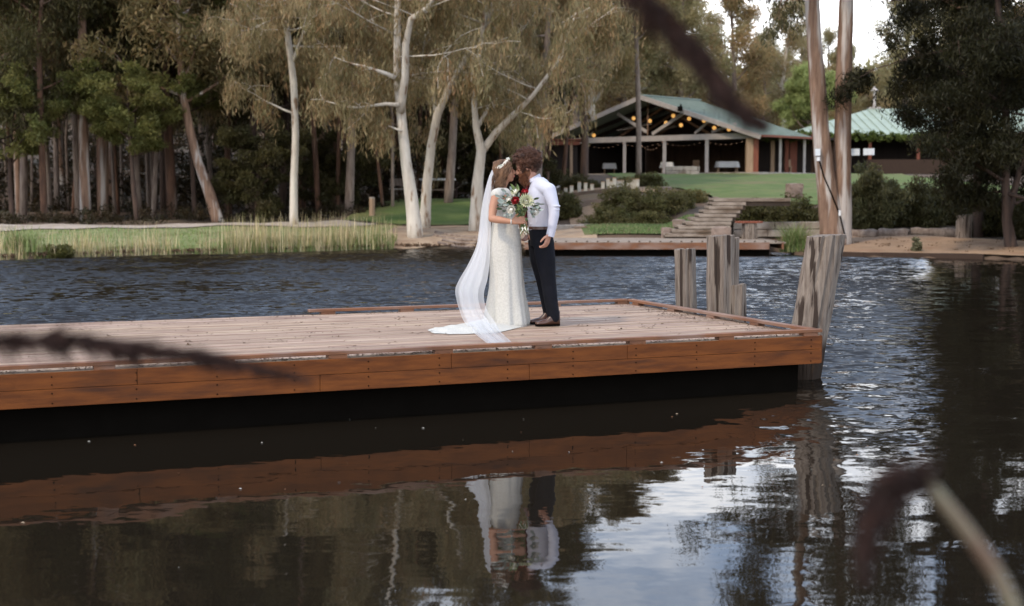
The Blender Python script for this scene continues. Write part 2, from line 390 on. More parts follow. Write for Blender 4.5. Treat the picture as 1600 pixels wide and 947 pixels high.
L.new(tc.outputs['Object'], mp.inputs[0]); L.new(mp.outputs[0], m2.inputs[0])
n = N.new('ShaderNodeTexNoise'); n.inputs['Scale'].default_value = 2.2; n.inputs['Detail'].default_value = 8; n.inputs['Roughness'].default_value = 0.65; L.new(m2.outputs[0], n.inputs['Vector'])
n2 = N.new('ShaderNodeTexNoise'); n2.inputs['Scale'].default_value = 0.9; n2.inputs['Detail'].default_value = 6; L.new(mp.outputs[0], n2.inputs['Vector'])
r = N.new('ShaderNodeValToRGB'); e = r.color_ramp.elements; e[0].position = 0.3; e[1].position = 0.7; e[0].color = (0.16, 0.09, 0.06, 1); e[1].color = (0.49, 0.38, 0.285, 1)
L.new(n.outputs['Fac'], r.inputs[0])
x = N.new('ShaderNodeMix'); x.data_type = 'RGBA'; x.blend_type = 'MULTIPLY'; x.inputs['Factor'].default_value = 1; L.new(r.outputs[0], x.inputs[6]); L.new(a.outputs['Color'], x.inputs[7])
q = N.new('ShaderNodeMapRange'); q.inputs[1].default_value = 0.56; q.inputs[2].default_value = 0.68; q.inputs[4].default_value = 0.45; L.new(n2.outputs['Fac'], q.inputs[0])
y_ = N.new('ShaderNodeMix'); y_.data_type = 'RGBA'; L.new(q.outputs[0], y_.inputs['Factor']); L.new(x.outputs[2], y_.inputs[6]); y_.inputs[7].default_value = (0.17, 0.095, 0.07, 1)
L.new(y_.outputs[2], b.inputs['Base Color'])
bp = N.new('ShaderNodeBump'); bp.inputs['Strength'].default_value = 0.5; bp.inputs['Distance'].default_value = 0.004; L.new(n.outputs['Fac'], bp.inputs['Height']); L.new(bp.outputs[0], b.inputs['Normal'])
NB = 46
V = []; C = []
dn = Vector((0, 0, 1))
for k in range(NB):
    f0 = k/NB; f1 = (k+1)/NB - 0.0012
    A = NR.lerp(FR, f0); Bp = NL.lerp(FL, f0); Cc = NL.lerp(FL, f1); D = NR.lerp(FR, f1)
    nseg = 5; ks = sorted([0]+[random.uniform(0.03, 0.97) for _ in range(nseg-1)]+[1])
    for s0, s1 in zip(ks[:-1], ks[1:]):
        col = 0.82+0.36*random.random(); cc = (col, col*random.uniform(.95, 1.0), col*random.uniform(.92, 1.0))
        e0 = s0+0.0002; e1 = s1-0.0002; dz = random.uniform(-0.002, 0.002)
        p = [A.lerp(Bp, e0), A.lerp(Bp, e1), D.lerp(Cc, e1), D.lerp(Cc, e0)]
        p = [Vector((v.x, v.y, DZ+dz)) for v in p]; lo = [v-dn*0.03 for v in p]
        V.append(p[::-1]); C.append(cc)
        for i in range(4): j = (i+1) % 4; V.append([p[i], p[j], lo[j], lo[i]]); C.append(cc)
me = quads_mesh('deck_boards', np.array([[tuple(v) for v in q_] for q_ in V]), np.array(C))
link('deck_boards', me, MAT['deck'], deck)
MAT['fascia'] = M_('stained_orange_hardwood', (0.185, 0.058, 0.014), (0.105, 0.033, 0.010), 2.2, (1.2, 1.2, 9), 0.6, 0.25, 12, c3=(0.05, 0.021, 0.012), s3=1.2, r3=(0.54, 0.76), spec=0.15, bdist=0.004)
MAT['rail'] = M_('weathered_rail_timber', (0.21, 0.088, 0.04), (0.12, 0.052, 0.028), 3, (1, 1, 3), 0.6, 0.2, 12, c3=(0.24, 0.15, 0.11), s3=1.5, r3=(0.45, 0.65), bdist=0.004)
MAT['black'] = flat('near_black_rubber', (0.006, 0.005, 0.004), 0.9, 0.0)
MAT['darkwood'] = flat('dark_brown_wood', (0.05, 0.03, 0.02), 0.8, 0.2)  # one even dark brown for balustrade and bank edging
def along(a, b, d): return a+(b-a).normalized()*d
un = (NL-NR).normalized(); ue = (FR-NR).normalized()
outn = Vector((un.y, -un.x, 0)); outn = outn if outn.y < 0 else -outn       # toward the camera
oute = Vector((ue.y, -ue.x, 0)); oute = oute if oute.x > 0 else -oute
Ln = (NL-NR).length; Le = (FR-NR).length
# fascia boards near side: two courses, staggered joints
def course(P0, u, L_, o, z0, z1, joints, name='fascia_board'):
    js = [0]+joints+[L_]
    for a_, b_ in zip(js[:-1], js[1:]):
        bf = Buf(); p0 = P0+u*(a_+0.002)+o*0.016; p1 = P0+u*(b_-0.002)+o*0.016
        p0.z = p1.z = (z0+z1)/2; bf.beam(p0, p1, 0.03, z1-z0); 
        bf.build(name, MAT['fascia'], deck, bevel=0.002)
def dist_at(px, line_y):   # along-edge distance of a pixel column on the near edge
    p = PZ(px, line_y, DZ); return max(0.0, (p-NR).dot(un))
course(NR, un, Ln, outn, DZ-0.125, DZ-0.002, [dist_at(990, 541), dist_at(705, 552), dist_at(212, 574), 10.5, 14])
course(NR, un, Ln, outn, DZ-0.262, DZ-0.128, [dist_at(834, 548), dist_at(495, 560), 9.2, 12.3, 15.5])
course(NR+oute*0.0, ue, Le, oute, DZ-0.262, DZ-0.002, [2.2])
# screws in the fascia
bf = Buf()
for kx in np.arange(0.12, Ln-0.2, 0.62):
    for z in (DZ-0.035, DZ-0.095, DZ-0.16, DZ-0.235):
        p = NR+un*kx+outn*0.033; p.z = z; bf.ball(p, 0.006, 6, 4)
tag(bf.build('screw_heads', MAT['black'], deck), kind='stuff')
# raised kerb rail on blocks
def rail(P0, u, L_, o, s0):
    bf = Buf(); x_ = s0
    p0 = P0+u*s0-o*0.03; p1 = P0+u*L_-o*0.03; p0.z = p1.z = DZ+0.045; bf.beam(p0, p1, 0.09, 0.03)
    bf.build('kerb_rail', MAT['rail'], deck, bevel=0.003)
    k = s0+0.05
    while k < L_:
        bb = Buf(); q0 = P0+u*k-o*0.03; q1 = q0+u*0.16; q0.z = q1.z = DZ+0.0145; bb.beam(q0, q1, 0.08, 0.030); bb.build('rail_block', MAT['rail'], deck)
        k += 0.92
rail(NR, un, Ln, outn, -0.02); rail(NR, ue, Le, oute, 0.05)
uf = (FL-FR).normalized(); outf = -Vector((uf.y, -uf.x, 0)) ; outf = outf if outf.y > 0 else -outf
rail(FR, uf, (PZ(488, 493.5, DZ)-FR).length, outf, 0.0)
# joists end / pontoon under the boards
bf = Buf(); ins = 0.14
P = [NR-oute*ins-outn*ins, FR-oute*ins-outf*ins, FL-outf*ins, NL-outn*ins]
top = [Vector((p.x, p.y, DZ-0.035)) for p in P]; lo = [Vector((p.x, p.y, -0.25)) for p in P]
bf.add(top+lo, [(0, 1, 2, 3), (7, 6, 5, 4)]+[(i, (i+4), ((i+1) % 4)+4, (i+1) % 4) for i in range(4)])
bf.build('pontoon', MAT['black'], deck)
# leaf litter caught along the kerbs
LV = []; LC = []
def litter(p, n, sx, sy, u, v, s=0.012):
    for _ in range(n):
        c = p+u*random.gauss(0, sx)+v*random.gauss(0, sy); an = random.random()*6.3; l = s*random.uniform(.5, 1.9); ww = l*random.uniform(.2, .5)
        c.z = DZ+0.006+random.random()*0.006
        d = Vector((math.cos(an), math.sin(an), random.uniform(-.3, .4))); e_ = Vector((-math.sin(an), math.cos(an), random.uniform(-.2, .2)))
        LV.append([tuple(c-d*l), tuple(c-e_*ww), tuple(c+d*l), tuple(c+e_*ww)]); g = random.random()
        LC.append((0.05+0.09*g, 0.03+0.05*g, 0.018+0.025*g))
for _ in range(260):
    k = random.uniform(0, 11); litter(NR+un*k-outn*random.uniform(.0, .16), random.randint(4, 18), .10, .04, un, outn)
for _ in range(70):
    k = random.uniform(0, Le); litter(NR+ue*k-oute*random.uniform(.05, .35), random.randint(3, 16), .12, .09, ue, oute)
for _ in range(60):
    k = random.uniform(0, 9); litter(FR+uf*k-outf*random.uniform(.05, .3), random.randint(2, 7), .1, .06, uf, outf)
for _ in range(330):
    litter(NR+un*random.uniform(.5, 9)+ue*random.uniform(.3, Le-.3), random.randint(1, 6), .05, .03, un, ue, 0.014)
me = quads_mesh('leaf_litter', np.array(LV), np.array(LC)); 
tag(link('leaf_litter', me, MAT['plume']), 'dry brown leaf litter scattered over the deck boards and along the kerbs', 'leaf litter', kind='stuff')

# ------------------------------------------------------------------ weathered mooring posts
m = M_('grey_split_timber', (0.26, 0.215, 0.175), (0.13, 0.10, 0.08), 8, (3.5, 3.5, 0.24), 0.9, 1.0, 9, c3=(0.045, 0.032, 0.025), s3=4.2, r3=(0.57, 0.61), spec=0.15, bdist=0.03); MAT['post'] = m
t_ = m.node_tree; N = t_.nodes; L = t_.links; b_ = N['Principled BSDF']; src = b_.inputs['Base Color'].links[0].from_socket
g_ = N.new('ShaderNodeNewGeometry'); s_ = N.new('ShaderNodeSeparateXYZ'); L.new(g_.outputs['Position'], s_.inputs[0])
r_ = N.new('ShaderNodeMapRange'); r_.inputs[1].default_value = 0.44; r_.inputs[2].default_value = 0.30; L.new(s_.outputs[2], r_.inputs[0])   # wet algae band above the waterline
y_ = N.new('ShaderNodeMath'); y_.operation = 'LESS_THAN'; y_.inputs[1].default_value = 30; L.new(s_.outputs[1], y_.inputs[0])
k_ = N.new('ShaderNodeMath'); k_.operation = 'MULTIPLY'; L.new(r_.outputs[0], k_.inputs[0]); L.new(y_.outputs[0], k_.inputs[1])
x_ = N.new('ShaderNodeMix'); x_.data_type = 'RGBA'; L.new(k_.outputs[0], x_.inputs['Factor']); L.new(src, x_.inputs[6]); x_.inputs[7].default_value = (0.035, 0.024, 0.017, 1); L.new(x_.outputs[2], b_.inputs['Base Color'])
def split_post(parent, name, base, top, r0, r1, z_top_slope=0.02, seed=0, n=44, cracks=9):
    """vertical post with grooves and a ragged top"""
    rr = random.Random(seed); ph = [rr.random()*6.28 for _ in range(cracks)]; dp = [rr.uniform(.05, .20) for _ in range(cracks)]; wd = [rr.uniform(.05, .11) for _ in range(cracks)]
    bf = Buf(); base = Vector(base); top = Vector(top); m_ = 16
    fac = [1+rr.uniform(-.07, .07) for _ in range(n)]
    for i in range(m_+1):
        f = i/m_; c = base.lerp(top, f); r_ = r0+(r1-r0)*f
        for k in range(n):
            t_ = 2*math.pi*k/n; q = fac[k]*(1+0.02*math.sin(i*1.1+k*.7))
            for a_, d_, w_ in zip(ph, dp, wd):
                dd = (t_-a_-0.12*math.sin(f*3+a_)+math.pi) % (2*math.pi)-math.pi
                q -= d_*math.exp(-(dd/w_)**2)*(0.35+0.65*f)
            z = c.z+(z_top_slope*math.cos(t_)+rr.uniform(-.006, .006) if i == m_ else 0)
            bf.v.append((c.x+r_*q*math.cos(t_), c.y+r_*q*math.sin(t_), z))
    for i in range(m_):
        for k in range(n): k2 = (k+1) % n; o_ = i*n; bf.f.append((o_+k, o_+k2, o_+n+k2, o_+n+k))
    bf.f.append(tuple(m_*n+k for k in range(n)))
    return bf.build(name, MAT['post'], parent, smooth=False)
def at_edge(px, Y, z): p = PY(px, 300, Y); return Vector((p.x, Y, z))
Y1, Y2, Y3 = 16.7, 15.9, 14.35
zt = lambda py, Y: PY(800, py, Y).z
p1 = empty('mooring_post', (at_edge(1075, Y1, -0.3)), 'shortest grey split timber post, left of the three beyond the deck edge', 'post')
split_post(p1, 'post_shaft', at_edge(1078, Y1, -0.3), at_edge(1071, Y1, zt(389, Y1)), 0.122, 0.122, 0.005, 3, cracks=7)
p2 = empty('mooring_post', (at_edge(1135, Y2, -0.3)), 'widest grey split post with a sawn notch and lower stub, middle of the three', 'post')
split_post(p2, 'post_shaft', at_edge(1130, Y2, -0.3), at_edge(1127, Y2, zt(368, Y2)), 0.155, 0.148, 0.008, 8, cracks=6)
split_post(p2, 'split_slab', at_edge(1148, Y2+.05, -0.3), at_edge(1148, Y2+.05, zt(372, Y2)), 0.066, 0.06, 0.01, 12, n=24, cracks=4)
split_post(p2, 'post_stub', at_edge(1156, Y2-.06, -0.3), at_edge(1155, Y2-.06, zt(444, Y2)), 0.092, 0.09, 0.01, 15, n=30, cracks=5)
p3 = empty('mooring_post', (at_edge(1265, Y3, -0.3)), 'thickest grey split post leaning right behind the deck corner', 'post')
split_post(p3, 'post_shaft', at_edge(1249, Y3, -0.3), at_edge(1292, Y3, zt(368, Y3)), 0.182, 0.182, 0.012, 21, cracks=11)
split_post(p3, 'outer_split', at_edge(1284, Y3+.03, zt(508, Y3)), at_edge(1311, Y3+.03, zt(371, Y3)), 0.055, 0.065, 0.01, 31, n=24, cracks=4)
# ------------------------------------------------------------------ function hall
MAT['teal'] = M_('teal_ribbed_roof_steel', (0.19, 0.235, 0.195), (0.14, 0.18, 0.15), 1.5, rough=0.45, spec=0.5)
MAT['palegreen'] = M_('pale_green_roof_steel', (0.29, 0.34, 0.25), (0.24, 0.285, 0.21), 1.0, rough=0.5, spec=0.5)
MAT['greypaint'] = M_('warm_grey_paint', (0.42, 0.37, 0.33), (0.34, 0.30, 0.27), 3, rough=0.7)
MAT['tanwood'] = M_('tan_timber_column', (0.40, 0.27, 0.17), (0.28, 0.18, 0.11), 4, (3, 3, .4), 0.7)
MAT['redwood'] = M_('red_brown_timber', (0.24, 0.07, 0.035), (0.15, 0.045, 0.025), 4, (3, 3, .4), 0.6)
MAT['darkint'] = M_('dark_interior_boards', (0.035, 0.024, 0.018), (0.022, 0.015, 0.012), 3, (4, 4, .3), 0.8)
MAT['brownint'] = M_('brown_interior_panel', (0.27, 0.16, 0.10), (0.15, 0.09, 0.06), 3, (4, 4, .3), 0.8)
MAT['white'] = M_('white_cotton_cloth', (0.78, 0.78, 0.77), (0.70, 0.70, 0.70), 5, rough=0.85)
MAT['concrete'] = M_('pale_stone_block', (0.40, 0.345, 0.29), (0.27, 0.225, 0.185), 3, rough=0.95, bump=0.7, bscale=12, c3=(0.16, 0.12, 0.09), s3=1.4, r3=(.55, .75), bdist=0.03)
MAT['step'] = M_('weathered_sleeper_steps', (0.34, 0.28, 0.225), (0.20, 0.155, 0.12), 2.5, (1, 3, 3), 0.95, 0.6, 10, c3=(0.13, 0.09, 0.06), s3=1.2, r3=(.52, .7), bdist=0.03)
MAT['timber_shade'] = M_('dark_timber_and_gap_shade', (0.10, 0.07, 0.05), (0.06, 0.045, 0.033), 3, rough=0.95)  # dark timber; on the stairs it stands for shade in the gaps
A0 = Vector((2.3, 102, 0)); U = Vector((.743, -.67, 0)).normalized(); Vv = Vector((.67, .743, 0)).normalized()
FZ = 3.08
def hp(a, b, z): return A0+U*a+Vv*b+Vector((0, 0, z))
def slope(a): return 5.52+(8.27-5.52)*(1-abs(a-8.95)/8.95)
hall = empty('function_hall', hp(9, 3, FZ), 'open sided timber hall with wide gable and teal steel roof above the lawn', 'hall')
bf = Buf()
bf.beam(hp(0, 6, FZ-0.6), hp(18.2, 6, FZ-0.6), 13, 1.3); bf.build('floor_slab', MAT['concrete'], hall)
for s_ in (0, 1):   # roof sheets with ribs
    bf = Buf(); n = 30
    a0, a1 = (8.95, 18.25) if s_ else (8.95, -0.35)
    for k in range(n):
        b0 = -0.5+6.7*k/n; b1 = b0+6.7/n*0.96
        for (ba, bb, dz) in ((b0, b1, 0.0), (b0, b0+0.05, 0.035)):
            q_ = [hp(a0, ba, slope(a0)+dz), hp(a1, ba, slope(a1)+dz if abs(a1-8.95) < 8.96 else slope(a1)+dz), hp(a1, bb, slope(a1)+dz), hp(a0, bb, slope(a0)+dz)]
            bf.add(q_+[v-Vector((0, 0, 0.05)) for v in q_], [(0, 1, 2, 3), (7, 6, 5, 4), (0, 4, 5, 1), (1, 5, 6, 2), (2, 6, 7, 3), (3, 7, 4, 0)])
    bf.build('roof_sheet', MAT['teal'], hall)
bf = Buf(); bf.beam(hp(8.95, -0.5, 8.32), hp(8.95, 6.3, 8.32), .35, .08); bf.build('ridge_cap', MAT['teal'], hall)
for a1 in (-0.4, 18.3):
    bf = Buf(); bf.beam(hp(8.95, -0.55, 8.17), hp(a1, -0.55, slope(a1)-.08), .06, .30); bf.build('barge_board', MAT['greypaint'], hall)
bf = Buf(); bf.beam(hp(0.2, 0, 5.56-.12), hp(17.8, 0, 5.56-.12), .18, .36); bf.build('front_beam', MAT['greypaint'], hall)
for (a, w_, mt_) in ((0.55, .22, 'redwood'), (3.92, .2, 'tanwood'), (7.2, .22, 'greypaint'), (10.53, .24, 'greypaint'), (13.9, .24, 'greypaint'), (17.15, .5, 'tanwood')):
    bf = Buf(); bf.beam(hp(a, 0, FZ), hp(a, 0, 5.28), w_, w_*.9, up=(1, 0, 0)); bf.build('column', MAT[mt_], hall)
bf = Buf(); bf.beam(hp(17.55, .1, FZ), hp(17.55, .1, 5.3), .22, .3, up=(1, 0, 0)); bf.build('column', MAT['redwood'], hall)
for (p_, q2, mt_) in (((9.0, .3), 'k', 0),): pass
# gable truss members
def strut(a0, z0, a1, z1, w_=.12, h_=.20, b=.25, mt_='greypaint', name='truss_brace'):
    bf = Buf(); bf.beam(hp(a0, b, z0), hp(a1, b, z1), w_, h_); bf.build(name, MAT[mt_], hall)
strut(9.35, 5.75, 12.0, 7.1); strut(14.1, 5.75, 16.0, 6.25, h_=.16); strut(6.4, 7.2, 8.9, 5.9); strut(12.8, 5.7, 13.9, 6.5, h_=.14); strut(8.95, 5.7, 8.95, 8.1, h_=.08, w_=.08, mt_='brownint')
for b in (2.0, 4.0, 5.9):
    strut(0.3, 5.5, 8.95, 8.0, .14, .25, b, 'darkint'); strut(17.6, 5.5, 8.95, 8.0, .14, .25, b, 'darkint'); strut(0.3, 5.5, 17.6, 5.5, .14, .25, b, 'darkint')
    strut(5, 5.6, 8.9, 7.6, .1, .14, b, 'brownint'); strut(13, 5.6, 9, 7.6, .1, .14, b, 'brownint')
strut(5.4, 6.15, 8.2, 6.5, .3, .08, 1.6, 'greypaint', 'ceiling_fan_blade'); strut(7.6, 6.0, 9.6, 6.35, .25, .08, 2.6, 'greypaint', 'ceiling_fan_blade')
# back and side walls, rafters ceiling
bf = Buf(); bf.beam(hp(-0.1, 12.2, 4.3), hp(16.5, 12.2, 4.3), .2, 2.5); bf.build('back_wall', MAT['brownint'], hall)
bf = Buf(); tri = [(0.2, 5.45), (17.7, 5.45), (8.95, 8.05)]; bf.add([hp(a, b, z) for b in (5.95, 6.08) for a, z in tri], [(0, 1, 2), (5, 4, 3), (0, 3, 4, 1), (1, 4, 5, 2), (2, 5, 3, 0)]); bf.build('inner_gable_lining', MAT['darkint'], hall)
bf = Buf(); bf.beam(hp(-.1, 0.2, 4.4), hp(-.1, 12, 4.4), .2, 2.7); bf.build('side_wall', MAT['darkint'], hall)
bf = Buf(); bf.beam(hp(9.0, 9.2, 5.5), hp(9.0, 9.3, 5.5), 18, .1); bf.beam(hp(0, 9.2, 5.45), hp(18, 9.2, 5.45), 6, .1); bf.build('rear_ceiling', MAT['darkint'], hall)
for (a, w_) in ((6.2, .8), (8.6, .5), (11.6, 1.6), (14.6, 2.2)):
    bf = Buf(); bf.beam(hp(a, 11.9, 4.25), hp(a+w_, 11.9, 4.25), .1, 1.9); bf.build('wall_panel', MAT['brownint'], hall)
MAT['daylight'] = flat('bright_window_pane', (0.75, 0.78, 0.8), 0.3)
for (a, w_, z) in ((17.9, 1.0, 4.6), (19.2, .8, 4.6)):
    bf = Buf(); bf.beam(hp(a, 11.0, z), hp(a+w_, 11.0, z), .05, .45); bf.build('window_pane', MAT['daylight'], hall)
# gutter + side eave posts
bf = Buf(); bf.beam(hp(18.3, -.4, 5.40), hp(18.3, 6.2, 5.40), .16, .14); bf.build('gutter', MAT['redwood'], hall)
for b in (2.6, 5.6):
    bf = Buf(); bf.beam(hp(17.8, b, FZ), hp(17.8, b, 5.4), .16, .16, up=(1, 0, 0)); bf.build('column', MAT['greypaint'], hall)
for (a, z) in ((12.3, 7.28), (4.6, 7.0)):   # floodlights on the barge boards
    bf = Buf(); bf.box(hp(a, -.75, z), (.32, .2, .3)); bf.box(hp(a, -.68, z+.2), (.1, .1, .2)); bf.build('floodlight', MAT['black'], hall)
# glowing paper globes
m, t, b = newmat('glowing_amber_globe'); b.inputs['Base Color'].default_value = (0.9, 0.6, 0.25, 1); b.inputs['Emission Color'].default_value = (1.0, 0.50, 0.13, 1); b.inputs['Emission Strength'].default_value = 0.75
MAT['globe'] = m
globes = [(990, 185), (1015.5, 189), (1052, 181), (1040.6, 192), (1076.6, 185.5), (1064, 195.6), (1100, 188.5), (1123, 193.5), (1116, 200), (1139, 202)]
proto = None
def globe(px, py, Y, first=None, lab=None, grp=None):
    p = PY(px, py, Y)
    if first is None:
        e_ = empty('globe_light', p, lab, 'light', grp)
        bf = Buf(); bf.ball(p, 0.13, 14, 10); bf.build('globe', MAT['globe'], e_, True)
        bf = Buf(); bf.tube([p+Vector((0, 0, .15)), p+Vector((0, 0, .75))], .012, 5); bf.build('cord', MAT['black'], e_)
        return e_
    e_ = copy_tree(first); e_.location = p; e_['label'] = lab
    return e_
for i, (px, py) in enumerate(globes):
    a_ = (px/1.0-990)/(1139-990); Y = 97.5-a_*5.5
    lab = 'amber globe light, %s from the left under the hall gable' % ('first', 'second', 'fourth', 'third', 'sixth', 'fifth', 'seventh', 'ninth', 'eighth', 'tenth')[i]
    if i == 0: proto = globe(px, py, Y, None, lab, 'globe lights under the hall gable')
    else: globe(px, py, Y, proto, lab)
g = globe(928, 211.6, 101.5, proto, 'lone amber globe light hanging low at the far left end of the hall'); 
g = globe(1393, 214, 99.5, proto, 'single amber lamp under the vine covered eave of the pale green roofed building')
if 'group' in g: del g['group']
# festoon string
e_ = empty('string_lights', hp(3.9, -.2, 5.2), 'string of tiny festoon bulbs looping below the hall front beam', 'lights')
bf = Buf(); bb = Buf()
segs = [(3.9, 7.2), (7.2, 10.53), (10.53, 13.9), (13.9, 17.1), (8.6, 10.5)]
for si, (a0, a1) in enumerate(segs):
    sag = .28 if si < 4 else .5; pts = []
    for k in range(17):
        f = k/16; pts.append(hp(a0+(a1-a0)*f, -.2, 5.22-sag*4*f*(1-f)))
        if k % 2 == 0: bb.ball(pts[-1]-Vector((0, 0, .05)), .022, 6, 4)
    bf.tube(pts, .01, 4)
bf.build('cable', MAT['black'], e_); m, t, b = newmat('dim_festoon_bulb'); b.inputs['Base Color'].default_value = (.8, .5, .35, 1); b.inputs['Emission Color'].default_value = (1, .5, .25, 1); b.inputs['Emission Strength'].default_value = .12; bb.build('bulb_run', m, e_)
# tables with cloths inside
def cloth_table(c, w_, d_, h_, lab):
    e_ = empty('table', c, lab, 'table'); bf = Buf()
    for sx in (-1, 1):
        for sy in (-1, 1):
            l_ = Buf(); l_.box(Vector(c)+Vector((sx*(w_/2-.1), sy*(d_/2-.1), h_/2)), (.07, .07, h_)); l_.build('leg', MAT['tanwood'], e_)
    bf.box(Vector(c)+Vector((0, 0, h_-.02)), (w_-.05, d_-.05, .04)); bf.build('tabletop', MAT['tanwood'], e_)
    cl = Buf(); z = c[2]+h_
    cl.loft([(c[0], c[1], z-.38, w_/2+.07, d_/2+.06), (c[0], c[1], z-.15, w_/2+.03, d_/2+.03), (c[0], c[1], z+.012, w_/2+.005, d_/2+.005)], 40, 7, fold=lambda i, t_: (.035*math.sin(t_*9) if i == 0 else 0), cap=False)
    cl.loft([(c[0], c[1], z+.012, w_/2+.005, d_/2+.005), (c[0], c[1], z+.014, .01, .01)], 40, 7, cap=False)
    ob = cl.build('tablecloth', MAT['white'], None, True); tag(ob, 'white cloth draped over the '+lab, 'tablecloth'); return e_
def onfloor(px, Y, z=FZ+.05): p = PY(px, 270, Y); return (p.x, Y, z)
cloth_table(onfloor(1136, 95), 1.45, .9, .76, 'buffet table between the two right hand hall columns')
cloth_table(onfloor(1042, 98), .8, .8, .78, 'small table behind the middle grey hall column')
cloth_table(onfloor(952, 103), .9, .8, .8, 'table deep in the dark left bay of the hall')
def crate_chair(px, Y, lab):
    c = Vector(onfloor(px, Y)); e_ = empty('chair', c, lab, 'chair')
    b1 = Buf(); b1.box(c+Vector((0, 0, .45)), (.46, .44, .05)); b1.build('seat', MAT['tanwood'], e_)
    b1 = Buf(); b1.box(c+Vector((0, .2, .7)), (.46, .05, .5)); b1.build('backrest', MAT['tanwood'], e_)
    for sx in (-.2, .2):
        for sy in (-.18, .18): b1 = Buf(); b1.box(c+Vector((sx, sy, .21)), (.05, .05, .43)); b1.build('leg', MAT['tanwood'], e_)
crate_chair(1231, 96.5, 'pale tan timber chair on the terrace right of the hall')
crate_chair(1088, 99, 'timber chair inside the hall left of the buffet table')
# raised stone edge below hall terrace
def stonewall(name, lab, p0, p1, h, courses, bl, mat, cat='wall', seed=1, dep=.35):
    rr = random.Random(seed); p0 = Vector(p0); p1 = Vector(p1); L_ = (p1-p0).length; u = (p1-p0)/L_
    e_ = empty(name, p0, lab, cat); bf = Buf(); ch = h/courses
    for c in range(courses):
        x_ = -rr.random()*bl*.5
        while x_ < L_:
            l_ = bl*rr.uniform(.7, 1.3); a_ = max(0, x_); b_ = min(L_, x_+l_)
            if b_-a_ > .08:
                q0 = p0+u*(a_+.012)+Vector((0, rr.uniform(-.02, .02), ch*(c+.5))); q1 = p0+u*(b_-.012)+Vector((0, rr.uniform(-.02, .02), ch*(c+.5)))
                bf.beam(q0, q1, dep, ch-.02)
            x_ += l_
    bf.build('stone_courses', mat, e_, bevel=.015)
    bk = Buf(); bk.beam(p0+Vector((0, .08, h*.5-.15)), p1+Vector((0, .08, h*.5-.15)), dep-.12, h-.0+.2); bk.build('core', MAT['timber_shade'], e_)
    return e_
def g(px, Y, dz=0): p = PY(px, 300, Y); return Vector((p.x, Y, Hs(p.x, Y)+dz))
q0 = g(1040, 88); q1 = g(1092, 88)
stonewall('stone_wall', 'low pale stone wall in front of the middle hall columns', q0, q1, .55, 2, .7, MAT['concrete'])
# second building with the pale green hip roof
b2 = empty('veranda_building', (29, 100, FZ), 'long low building with pale green hip roof and vine covered dark veranda', 'building')
def hipz(y): return 5.85+(y-98)*.285
bf = Buf()
poly = [(19.2, 97.6, 5.8), (46, 97.6, 5.8), (46, 105, 7.95), (26.2, 105, 7.95)]
bf.add(poly+[(x_, y_, z_-.08) for x_, y_, z_ in poly], [(0, 1, 2, 3), (7, 6, 5, 4), (0, 4, 5, 1)])
l2 = [(19.2, 97.6, 5.8), (26.2, 105, 7.95), (19.2, 112, 5.8)]; bf.add(l2, [(0, 1, 2)])
l3 = [(19.2, 112, 5.8), (26.2, 105, 7.95), (46, 105, 7.95), (46, 112, 5.8)]; bf.add(l3, [(0, 1, 2, 3)])
bf.build('roof', MAT['palegreen'], b2)
bf = Buf()
for k in range(44): x_ = 20+k*.6; ytop = min(105, 97.6+(x_-19.2)*1.05); bf.beam((x_, 97.65, 5.84), (x_, ytop, 5.84+(ytop-97.6)*.2905), .05, .05)
bf.build('roof_ribs', MAT['palegreen'], b2)
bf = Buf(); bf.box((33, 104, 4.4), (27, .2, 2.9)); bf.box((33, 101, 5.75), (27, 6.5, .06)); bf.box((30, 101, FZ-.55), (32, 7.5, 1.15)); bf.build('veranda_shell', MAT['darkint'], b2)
for x_ in (19.4, 21.2, 24.5, 27.8, 31, 34.3): bf = Buf(); bf.box((x_, 97.9, 4.45), (.2, .2, 2.7)); bf.build('veranda_post', MAT['redwood'], b2)
bf = Buf(); bf.box((31.5, 97.75, 3.6), (14.5, .08, 1.0)); bf.build('balustrade', MAT['darkwood'], b2)
for x_ in (20.4, 22.6): bf = Buf(); bf.box((x_, 103.8, 4.6), (.7, .1, 1.0)); bf.build('window_pane', MAT['daylight'], b2)
fl = Buf(); c = Vector(PY(1366, 170, 105.2)); fl.tube([c-Vector((0, 0, .4)), c+Vector((0, 0, 1.3))], .11, 10); fl.loft([(c.x, c.y, c.z+1.3, .3, .3), (c.x, c.y, c.z+1.62, .03, .03)], 12)
fl.box(c+Vector((0, 0, .05)), (.9, .5, .12)); fl.build('roof_flue', MAT['greypaint'], b2)
# linking pergola
pg = empty('pergola', hp(18.5, 6, FZ), 'low vine draped pergola linking the hall with the green roofed building', 'pergola')
for i, x_ in enumerate((17.4, 18.5, 19.0)):
    bf = Buf(); y_ = 95.5+.8*i; bf.box((x_, y_, 4.3), (.26, .24, 2.5)); bf.build('post', MAT['redwood' if i else 'tanwood'], pg)
bf = Buf(); bf.beam((16.4, 95.2, 5.5), (20.6, 97.3, 5.6), .15, .22); bf.beam((16.9, 97.5, 5.5), (20.5, 99, 5.6), .15, .22)
for k in range(9): bf.beam((16.6+k*.48, 95, 5.66), (17.2+k*.48, 98.8, 5.68), .06, .12)
bf.build('rafters', MAT['redwood'], pg)
bf = Buf(); bf.beam((16.5, 99.5, 4.3), (21, 100.5, 4.3), .15, 2.6); bf.build('screen', MAT['darkint'], pg)

